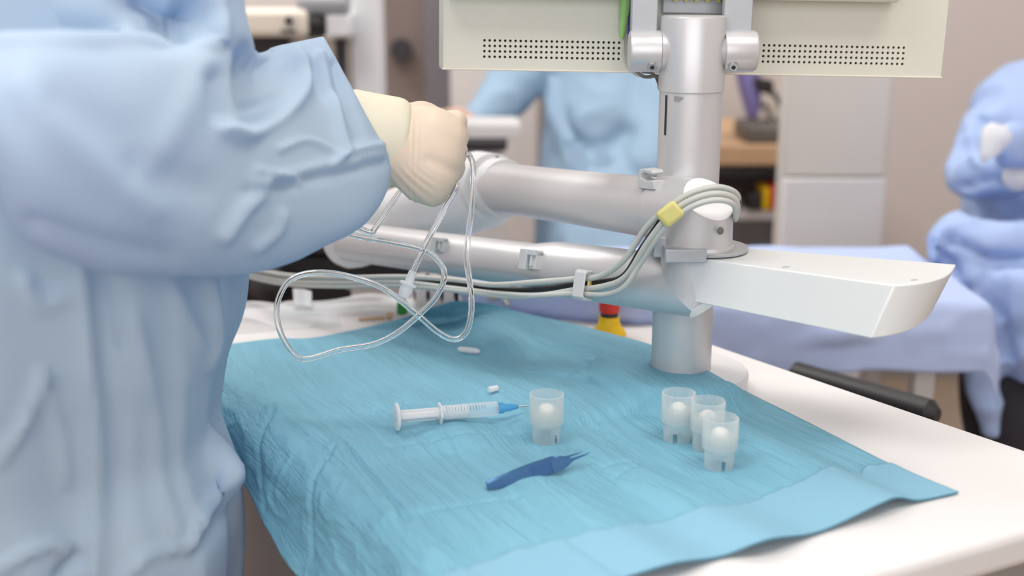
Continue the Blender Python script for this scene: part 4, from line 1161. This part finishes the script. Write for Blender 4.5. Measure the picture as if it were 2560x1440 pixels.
obj('hair', fuse(ball((.21, 2.575, 1.335), .108, 24, (.85, .9, 1.08)), .01, 2), M['hair'], pm, angle=180)
tr_ = loft([(D(1330, 800, 2.45), D(1690, 800, 2.45), .19), (D(1335, 640, 2.47), D(1685, 640, 2.47), .19), (D(1345, 560, 2.5), D(1675, 560, 2.5), .17), (D(1352, 440, 2.55), D(1670, 440, 2.55), .14), (D(1358, 330, 2.55), D(1668, 330, 2.55), .13), (D(1362, 230, 2.58), D(1675, 230, 2.58), .13), (D(1348, 130, 2.58), D(1690, 130, 2.58), .13), (D(1350, 50, 2.58), D(1690, 50, 2.58), .12), (D(1420, -20, 2.58), D(1620, -20, 2.58), .08)], 48, 4, 2.3)
ar_ = loft([(D(1250, 40, 2.56), D(1400, 110, 2.58), .06), (D(1232, 150, 2.53), D(1358, 225, 2.53), .06), (D(1205, 215, 2.5), D(1300, 290, 2.5), .055), (D(1180, 260, 2.46), D(1238, 318, 2.46), .045), (D(1162, 286, 2.42), D(1190, 322, 2.42), .034)], 32, 4, 2.0, True)
ar2 = limb([(.31, 2.58, .98, .06), (.30, 2.48, .86, .055), (.27, 2.38, .75, .045)])
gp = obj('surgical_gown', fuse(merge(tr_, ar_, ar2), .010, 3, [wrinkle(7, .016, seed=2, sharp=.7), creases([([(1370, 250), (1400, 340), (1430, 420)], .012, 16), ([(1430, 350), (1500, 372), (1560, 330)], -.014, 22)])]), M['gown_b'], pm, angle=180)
for pts in ([(1440, 356, 2.375), (1452, 420, 2.37), (1465, 500, 2.36), (1440, 600, 2.34)], [(1510, 360, 2.375), (1500, 420, 2.37), (1478, 500, 2.36), (1480, 600, 2.34)], [(1385, 190, 2.42), (1400, 290, 2.40), (1425, 350, 2.385)]):
    S = spline([tuple(D(*p)) for p in pts], 6); V = []
    for s in S:
        p = Vector(s)
        V += [p + Vector((-.012, 0, 0)), p + Vector((.012, 0, 0)), p + Vector((.012, .004, 0)), p + Vector((-.012, .004, 0))]
    Fs = [(i * 4 + k, i * 4 + (k + 1) % 4, i * 4 + 4 + (k + 1) % 4, i * 4 + 4 + k) for i in range(len(S) - 1) for k in range(4)]
    obj('tie_band', (V, Fs), M['gown_b'], gp)

# ------------------------------------------------------------------ person at the right edge
RD = 2.0
pr_ = thing('person', 'person in a light blue gown at the right edge sitting with folded arms', 'person', (.90, 2.05, 0))
cxr = D(2735, 300, RD).x
body = merge(limb([(cxr, 2.08, .56, .09), (cxr, 2.08, .8, .09), (cxr, 2.06, .90, .08), (cxr, 2.05, 1.02, .055), (cxr, 2.04, 1.10, .05)]), ball((cxr, 2.02, 1.20), .1, 24, (.8, .95, 1.2)), ball((cxr - .01, 1.92, 1.19), .016, 12),
             limb([(cxr - .06, 2.05, .90, .045), P3(2560, 290, 2.02, .04), P3(2425, 420, 1.975, .032), P3(2480, 430, 1.90, .028), P3(2560, 400, 1.83, .028), P3(2620, 390, 1.83, .02)]),
             limb([(cxr + .10, 2.03, .90, .045), P3(2740, 440, 1.96, .042), P3(2650, 440, 1.82, .033), P3(2545, 385, 1.81, .020), P3(2510, 355, 1.80, .015)]),
             limb([(cxr - .09, 2.06, .58, .06), (cxr - .12, 1.84, .58, .05), (cxr - .11, 1.80, .1, .04), (cxr - .11, 1.72, .05, .03)]), limb([(cxr + .09, 2.06, .58, .06), (cxr + .10, 1.84, .58, .05), (cxr + .11, 1.80, .1, .04), (cxr + .11, 1.72, .05, .03)]))
obj('body', fuse(body, .012, 3), M['skin'], pr_, angle=180)
obj('hair', fuse(ball((cxr, 2.045, 1.225), .108, 24, (.85, .9, 1.08)), .01, 2), M['hair'], pr_, angle=180)
def L3(l, n=32): return loft([(D(*a_), D(*b_), w_) for a_, b_, w_ in l], n, 4, 2.2, True)
tr_ = L3([((2440, 640, 2.03), (2800, 640, 2.03), .15), ((2440, 520, 2.04), (2790, 520, 2.04), .14), ((2440, 400, 2.05), (2790, 400, 2.05), .14), ((2450, 290, 2.05), (2790, 290, 2.05), .13), ((2470, 220, 2.05), (2780, 220, 2.05), .12), ((2540, 160, 2.05), (2720, 160, 2.05), .09)])
up_ = L3([((2560, 195, 2.03), (2600, 300, 2.03), .06), ((2478, 245, 2.02), (2560, 360, 2.02), .06), ((2405, 325, 2.0), (2500, 420, 2.0), .06), ((2365, 410, 1.97), (2440, 485, 1.97), .055), ((2385, 470, 1.92), (2440, 490, 1.92), .045)])
fo_ = L3([((2368, 430, 1.96), (2400, 488, 1.96), .05), ((2440, 395, 1.90), (2450, 490, 1.90), .055), ((2520, 385, 1.86), (2530, 480, 1.86), .05), ((2600, 380, 1.84), (2600, 460, 1.84), .04)])
fo2 = L3([((2760, 380, 1.95), (2740, 500, 1.95), .05), ((2660, 360, 1.85), (2650, 470, 1.85), .05), ((2560, 318, 1.80), (2545, 420, 1.80), .045), ((2505, 322, 1.79), (2498, 398, 1.79), .035)])
lap = L3([((2325, 590, 1.80), (2335, 660, 1.80), .10), ((2390, 550, 1.84), (2390, 720, 1.82), .14), ((2480, 580, 1.86), (2480, 760, 1.84), .17), ((2600, 580, 1.88), (2600, 780, 1.86), .17), ((2760, 600, 1.9), (2760, 780, 1.88), .16)])
skl = L3([((2345, 620, 1.78), (2440, 640, 1.72), .03), ((2380, 760, 1.75), (2480, 760, 1.70), .03), ((2400, 880, 1.74), (2500, 880, 1.70), .028), ((2430, 990, 1.73), (2500, 990, 1.70), .022), ((2465, 1085, 1.72), (2495, 1090, 1.71), .008)])
skr = L3([((2440, 690, 1.74), (2800, 700, 1.74), .10), ((2470, 800, 1.72), (2800, 820, 1.72), .09), ((2490, 900, 1.72), (2800, 930, 1.72), .07), ((2530, 950, 1.72), (2800, 960, 1.72), .05)])
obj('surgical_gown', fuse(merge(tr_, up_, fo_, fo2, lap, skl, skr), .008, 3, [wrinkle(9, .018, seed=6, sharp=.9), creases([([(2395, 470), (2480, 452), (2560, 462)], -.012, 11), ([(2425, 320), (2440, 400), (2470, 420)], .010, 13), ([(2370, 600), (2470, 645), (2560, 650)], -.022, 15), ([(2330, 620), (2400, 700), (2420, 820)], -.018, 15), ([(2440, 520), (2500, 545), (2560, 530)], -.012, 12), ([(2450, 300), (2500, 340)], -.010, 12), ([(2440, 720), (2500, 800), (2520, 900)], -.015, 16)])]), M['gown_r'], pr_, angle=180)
hand_r = merge(limb([P3(2525, 350, 1.775, .022), P3(2500, 348, 1.77, .022), P3(2484, 354, 1.77, .018)]), *[limb([P3(2490, 334 + 13 * k, 1.765, .0095), P3(2468, 342 + 14 * k, 1.765, .0095), P3(2462, 360 + 12 * k, 1.78, .008)], 12) for k in range(4)], limb([P3(2500, 330, 1.765, .011), P3(2480, 322, 1.765, .010), P3(2466, 326, 1.77, .008)], 12))
obj('glove', fuse(hand_r, .004, 3), M['cap_white'], pr_, angle=180, label='white glove')
obj('glove', fuse(limb([P3(2545, 440, 1.81, .024), P3(2565, 436, 1.81, .022), P3(2590, 430, 1.82, .018)]), .004, 3), M['cap_white'], pr_, angle=180, label='white glove')
obj('trousers', fuse(merge(limb([P3(2520, 860, 1.80, .07), P3(2530, 1000, 1.78, .075), P3(2545, 1200, 1.78, .07), (D(2550, 1200, 1.78).x, 1.72, .12, .05)]), limb([P3(2640, 860, 1.80, .07), P3(2650, 1000, 1.78, .075), P3(2650, 1200, 1.78, .07), (D(2660, 1200, 1.78).x, 1.72, .12, .05)])), .01, 3), M['trouser'], pr_, angle=180)

# ------------------------------------------------------------------ blue-sheeted table behind
bt_ = thing('side_table', 'table on white legs under a light blue sheet behind the silver column', 'table', (.33, 1.66, 0))
bx = (-.06, .60, 1.49, 1.79)
BZ = .715
obj('tabletop', box(*bx, BZ - .03, BZ - .004), M['white'], bt_, bevel=.003)
for x in (bx[0] + .05, bx[1] - .05):
    for y in (bx[2] + .04, bx[3] - .04):
        obj('leg', box(x - .014, x + .014, y - .014, y + .014, 0, BZ - .03), M['white'], bt_, bevel=.003)
ra, rb = D(1985, 935, 1.47), D(2345, 1035, 1.33)
rb.z = ra.z
obj('rail', lathe(ra, rb, [(0, .012), (.002, .016), ((rb - ra).length - .01, .016), ((rb - ra).length, .008)], 24), M['black'], bt_)
def table_sheet():
    nx, ny = 130, 90; V = []
    over = .115
    for i in range(nx):
        for j in range(ny):
            u = bx[0] - over + (bx[1] - bx[0] + 2 * over) * i / (nx - 1); v = bx[2] - over + (bx[3] - bx[2] + 2 * over) * j / (ny - 1)
            cx_, cy_ = min(max(u, bx[0] - .004), bx[1] + .004), min(max(v, bx[2] - .004), bx[3] + .004)
            du, dv = u - cx_, v - cy_; q = math.hypot(du, dv)
            n1 = noise.noise(Vector((u * 9, v * 9, 1)))
            z = BZ + .003 + .006 * max(0, n1)
            if q > 0:
                g_ = 1 - math.exp(-q / .02)
                fo = .012 * noise.noise(Vector((u * 22, v * 22, 3))) * min(1, q / .05)
                z -= (q - .012 * g_) * .97 * (1 + .15 * noise.noise(Vector((u * 4, v * 4, 6))))
                V.append(Vector((cx_ + du / q * (.012 * g_ + max(0, fo) + q * .12), cy_ + dv / q * (.012 * g_ + max(0, fo) + q * .12), z)))
            else: V.append(Vector((cx_, cy_, z)))
    return V, [(i * ny + j, i * ny + j + 1, (i + 1) * ny + j + 1, (i + 1) * ny + j) for i in range(nx - 1) for j in range(ny - 1)]
sh = obj('bed_sheet', table_sheet(), M['sheet_blue'], loc=(.3, 1.64, BZ), angle=180)
md = sh.modifiers.new('t', 'SOLIDIFY'); md.thickness = .001; md.offset = 1
tag(sh, 'light blue sheet draped over the table behind the silver column', 'sheet')
# folded corner of blue cloth bunched at the table's near end
def bunch():
    g = L3([((1148, 714, 1.41), (1158, 768, 1.40), .010), ((1210, 728, 1.385), (1210, 782, 1.375), .022), ((1290, 738, 1.375), (1290, 795, 1.365), .030), ((1400, 736, 1.365), (1400, 806, 1.345), .034), ((1500, 742, 1.35), (1500, 812, 1.335), .032), ((1580, 752, 1.34), (1580, 818, 1.33), .028), ((1650, 765, 1.33), (1650, 822, 1.325), .016)])
    return fuse(g, .004, 3, wrinkle(16, .006, seed=8))
tag(obj('folded_cloth', bunch(), M['sheet_blue'], loc=tuple(D(1350, 780, 1.46)), angle=180), 'bunched pale blue cloth behind the back edge of the teal drape', 'cloth')
# small metal tool by the bunch
a = D(1232, 736, 1.345); b = D(1272, 762, 1.34)
tg_ = thing('clamp', 'small metal and yellow clamp lying on the blue cloth under the lower tube', 'clamp', tuple(a))
obj('jaw', sweep([a, a.lerp(b, .5) + Vector((0, 0, .006)), b], .0035, 10), M['steel'], tg_)
obj('grip', ball(a, .007, 14, (1.2, .7, .8)), M['tape'], tg_)

# ------------------------------------------------------------------ black equipment behind the table, left
bk = thing('equipment_cart', 'black equipment cart behind the left end of the white table', 'cart', (-.3, 1.8, 0))
x0, x1 = D(470, 700, 1.75).x, D(1085, 700, 1.75).x
obj('cart_body', box(x0, x1, 1.68, 1.98, .10, .735), M['black'], bk, bevel=.01)
obj('cart_top', box(x0 - .01, x1 + .01, 1.67, 1.99, .735, .75), M['dark'], bk, bevel=.004)
obj('dome', ball(D(672, 712, 1.72), .03, 24), M['dark'], bk)
for x in (x0 + .05, x1 - .05):
    for y in (1.73, 1.93): obj('caster', lathe((x - .012, y, .05), (x + .012, y, .05), [(0, .045), (.002, .05), (.022, .05), (.024, .045)], 24), M['grey_panel'], bk)
ws = D(1000, 715, 1.66)
tag(obj('white_tray', merge(obox(ws + Vector((0, 0, -.01)), (.065, .0, .0), (0, .02, 0), (0, 0, .012)), obox(ws + Vector((0, 0, .004)), (.07, 0, 0), (0, .024, 0), (0, 0, .003))), M['white'], loc=ws, bevel=.002), 'pale tray standing in front of the black cart behind the connector', 'tray')

# ------------------------------------------------------------------ far background
wc = thing('room_divider', 'tall cream room divider of two stacked panels right of the silver column', 'divider', (.62, 2.23, 0))
cxa, cxb = D(1958, 300, 2.2).x, D(2222, 300, 2.2).x
ysd = D(2000, 445, 2.2).z
obj('body', box(cxa, cxb, 2.205, 2.245, 0, 1.75), M['cabinet'], wc, bevel=.006)
obj('upper_panel', box(cxa + .003, cxb - .003, 2.19, 2.205, ysd + .002, 1.745), M['cabinet'], wc, bevel=.003)
obj('lower_panel', box(cxa + .003, cxb - .003, 2.185, 2.205, .02, ysd - .002), M['white'], wc, bevel=.003)
ds = thing('wooden_desk', 'wooden topped desk with open shelves between the silver column and the cream divider', 'desk', (.50, 2.8, 0))
dxa, dxb = D(1668, 400, 2.72).x, cxb + .1
dzt = Z(1880, 388, .762).z
dy0 = 2.66
obj('desktop', box(dxa, dxb, dy0, 3.2, .712, .757), M['wood'], ds, bevel=.004)
obj('side_panel', box(dxa + .01, dxa + .035, dy0 + .03, 3.18, 0, .712), M['white'], ds)
obj('side_panel', box(dxb - .035, dxb - .01, dy0 + .03, 3.18, 0, .712), M['white'], ds)
obj('back_panel', box(dxa + .035, dxb - .035, 3.16, 3.18, .02, .712), M['white'], ds)
sz = D(1880, 548, 2.66).z
obj('shelf', box(dxa + .035, dxb - .035, dy0 + .02, 3.16, sz - .014, sz + .008), M['white'], ds)
obj('shelf', box(dxa + .035, dxb - .035, dy0 + .02, 3.16, .22, .24), M['white'], ds)
def at_shelf(name, px0, px1, py0, py1, mat, lb, cat, z0):
    a, b = D(px0, py0, 2.72), D(px1, py1, 2.72)
    o = obj(name, box(a.x, b.x, a.y - .02, a.y + .06, z0, z0 + abs(a.z - b.z)), M[mat], loc=(a.x, a.y, z0), bevel=.004)
    tag(o, lb, cat)
at_shelf('storage_box', 1868, 1902, 478, 522, 'dark', 'dark box on the desk shelf left of the red and yellow boxes', 'box', sz + .0085)
at_shelf('storage_box', 1904, 1922, 470, 528, 'yellow', 'narrow yellow box on the desk shelf', 'box', sz + .0085)
at_shelf('storage_box', 1924, 1946, 470, 532, 'red', 'red box on the desk shelf beside the cream divider', 'box', sz + .0085)
at_shelf('storage_box', 1866, 1946, 562, 640, 'black', 'black box under the white desk shelf', 'box', .2405)
# microscope on the desk
ms_ = thing('microscope', 'purple and grey microscope on the wooden desk behind the silver column', 'microscope', tuple(D(1900, 385, 2.75)))
mz = .757
ma = D(1850, 380, 2.78); mb = D(1958, 380, 2.78)
obj('base', box(ma.x, mb.x + .03, ma.y - .08, ma.y + .10, mz + .0005, mz + .038), M['scope_grey'], ms_, bevel=.008)
obj('column', limb([P3(1948, 345, 2.82, .022), P3(1952, 320, 2.82, .020), P3(1935, 270, 2.82, .022), P3(1915, 235, 2.80, .020)]), M['dark'], ms_, angle=180)
hd = L3([((1835, 150, 2.76), (1905, 150, 2.76), .03), ((1842, 200, 2.76), (1900, 200, 2.76), .03), ((1855, 250, 2.76), (1903, 250, 2.76), .028), ((1868, 298, 2.76), (1895, 296, 2.76), .018)])
obj('head', fuse(hd, .006, 2), M['scope_purple'], ms_, angle=180, label='purple head')
obj('eyepiece', lathe(D(1890, 205, 2.74), D(1932, 222, 2.70), [(0, .012), (.02, .014), (.035, .017), (.042, .015)], 24), M['dark'], ms_)
obj('arm', limb([P3(1895, 250, 2.79, .018), P3(1918, 258, 2.79, .018), P3(1936, 290, 2.80, .016)]), M['cream'], ms_, angle=180)
obj('stage', box(D(1868, 330, 2.76).x, D(1945, 330, 2.76).x, ma.y - .05, ma.y + .05, D(1880, 335, 2.76).z, D(1880, 328, 2.76).z), M['white'], ms_, bevel=.003)

# white cupboard and desk left of the seated person
wl = thing('white_cupboard', 'white cupboard against the back wall behind the stretched arm', 'cupboard', tuple(D(1235, 400, 3.1)))
x0, x1 = D(1128, 300, 3.08).x, D(1345, 300, 3.08).x
obj('cupboard_body', box(x0, x1, 3.06, 3.22, 0, 1.6), M['wallwhite'], wl, bevel=.004)
obj('cupboard_door', box(x0 + .004, (x0 + x1) / 2 - .002, 3.045, 3.06, .05, 1.595), M['wallwhite'], wl, bevel=.003)
obj('cupboard_door', box((x0 + x1) / 2 + .002, x1 - .004, 3.045, 3.06, .05, 1.595), M['wallwhite'], wl, bevel=.003)
d_ = 2.25
gb = thing('low_trolley', 'low white trolley with a dark grey top behind the gloved hand', 'trolley', tuple(D(1200, 380, d_)))
x0, x1 = D(1040, 360, d_).x, D(1268, 360, d_).x; yb = D(1200, 352, d_).y; zt1 = D(1200, 352, d_).z; zt0_ = D(1200, 378, d_).z
obj('trolley_top', box(x0, x1, yb, yb + .22, zt0_, zt1), M['dark'], gb, bevel=.004)
obj('trolley_body', box(x0 + .01, x1 - .01, yb + .01, yb + .21, .06, zt0_), M['wallwhite'], gb, bevel=.004)
tri = [D(1228, 540, d_), D(1262, 530, d_), D(1262, 560, d_)]
obj('door_handle', box(D(1232, 545, d_).x, D(1260, 545, d_).x, yb - .012, yb + .01, D(1232, 552, d_).z, D(1232, 538, d_).z), M['dark'], gb, bevel=.002)
obj('plinth', box(x0 + .02, x1 - .02, yb + .02, yb + .2, 0, .06), M['dark'], gb)
lp = Vector(((x0 + x1) / 2 + .02, yb + .09, zt1))
tag(obj('document_tray', merge(obox(lp + Vector((.02, 0, .013)), (.07, 0, 0), (0, .06, 0), (0, 0, .0125)), obox(lp + Vector((.02, 0, .0275)), (.064, 0, 0), (0, .054, 0), (0, 0, .002))), M['white'], loc=lp, bevel=.004), 'flat white box lying on the dark trolley top', 'box')

# white device at the top left
dv = thing('ophthalmic_device', 'cream and white medical device with a black joint at the upper left', 'device', tuple(D(800, 240, 2.15)))
vd = 2.15
def scr(px0, px1, py0, py1, d, dep):
    a, b = D(px0, py0, d), D(px1, py1, d)
    return box(a.x, b.x, a.y, a.y + dep, b.z, a.z)
a, b = D(872, -80, vd), D(944, 300, vd)
obj('column_panel', box(a.x, b.x, a.y, a.y + .10, 0, 1.36), M['silver_white'], dv, bevel=.004)
hdv = obj('housing', scr(570, 768, 22, 94, vd - .08, .12), M['cream'], dv, bevel=.012, seg=3)
obj('button', cyl(D(722, 52, vd - .075), D(722, 52, vd - .09), .007, 16), M['dark'], hdv)
obj('slot', scr(700, 738, 75, 83, vd - .083, .01), M['dark'], hdv, bevel=.002)
obj('joint', lathe(D(762, 60, vd - .04), D(815, 60, vd - .04), [(0, .020), (.004, .024), (.030, .024), (.037, .019)], 28), M['black'], dv)
obj('joint_cover', scr(812, 874, 34, 94, vd - .06, .09), M['silver_white'], dv, bevel=.006)
obj('knob', lathe(D(745, 5, vd - .05), D(872, 5, vd - .05), [(0, .018), (.005, .026), (.085, .026), (.09, .02)], 28), M['silver_dark'], dv)
obj('recess_block', scr(560, 720, 94, 260, vd + .0, .05), M['dark'], dv)
obj('under_panel', scr(700, 872, 94, 520, vd + .02, .06), M['cream'], dv)
obj('gap_strip', scr(838, 862, 100, 240, vd + .0, .02), M['dark'], dv)
a, b = D(560, 520, vd), D(944, 520, vd)
obj('stand', box(a.x, b.x, a.y, a.y + .25, 0, D(700, 520, vd).z), M['silver_white'], dv, bevel=.006)
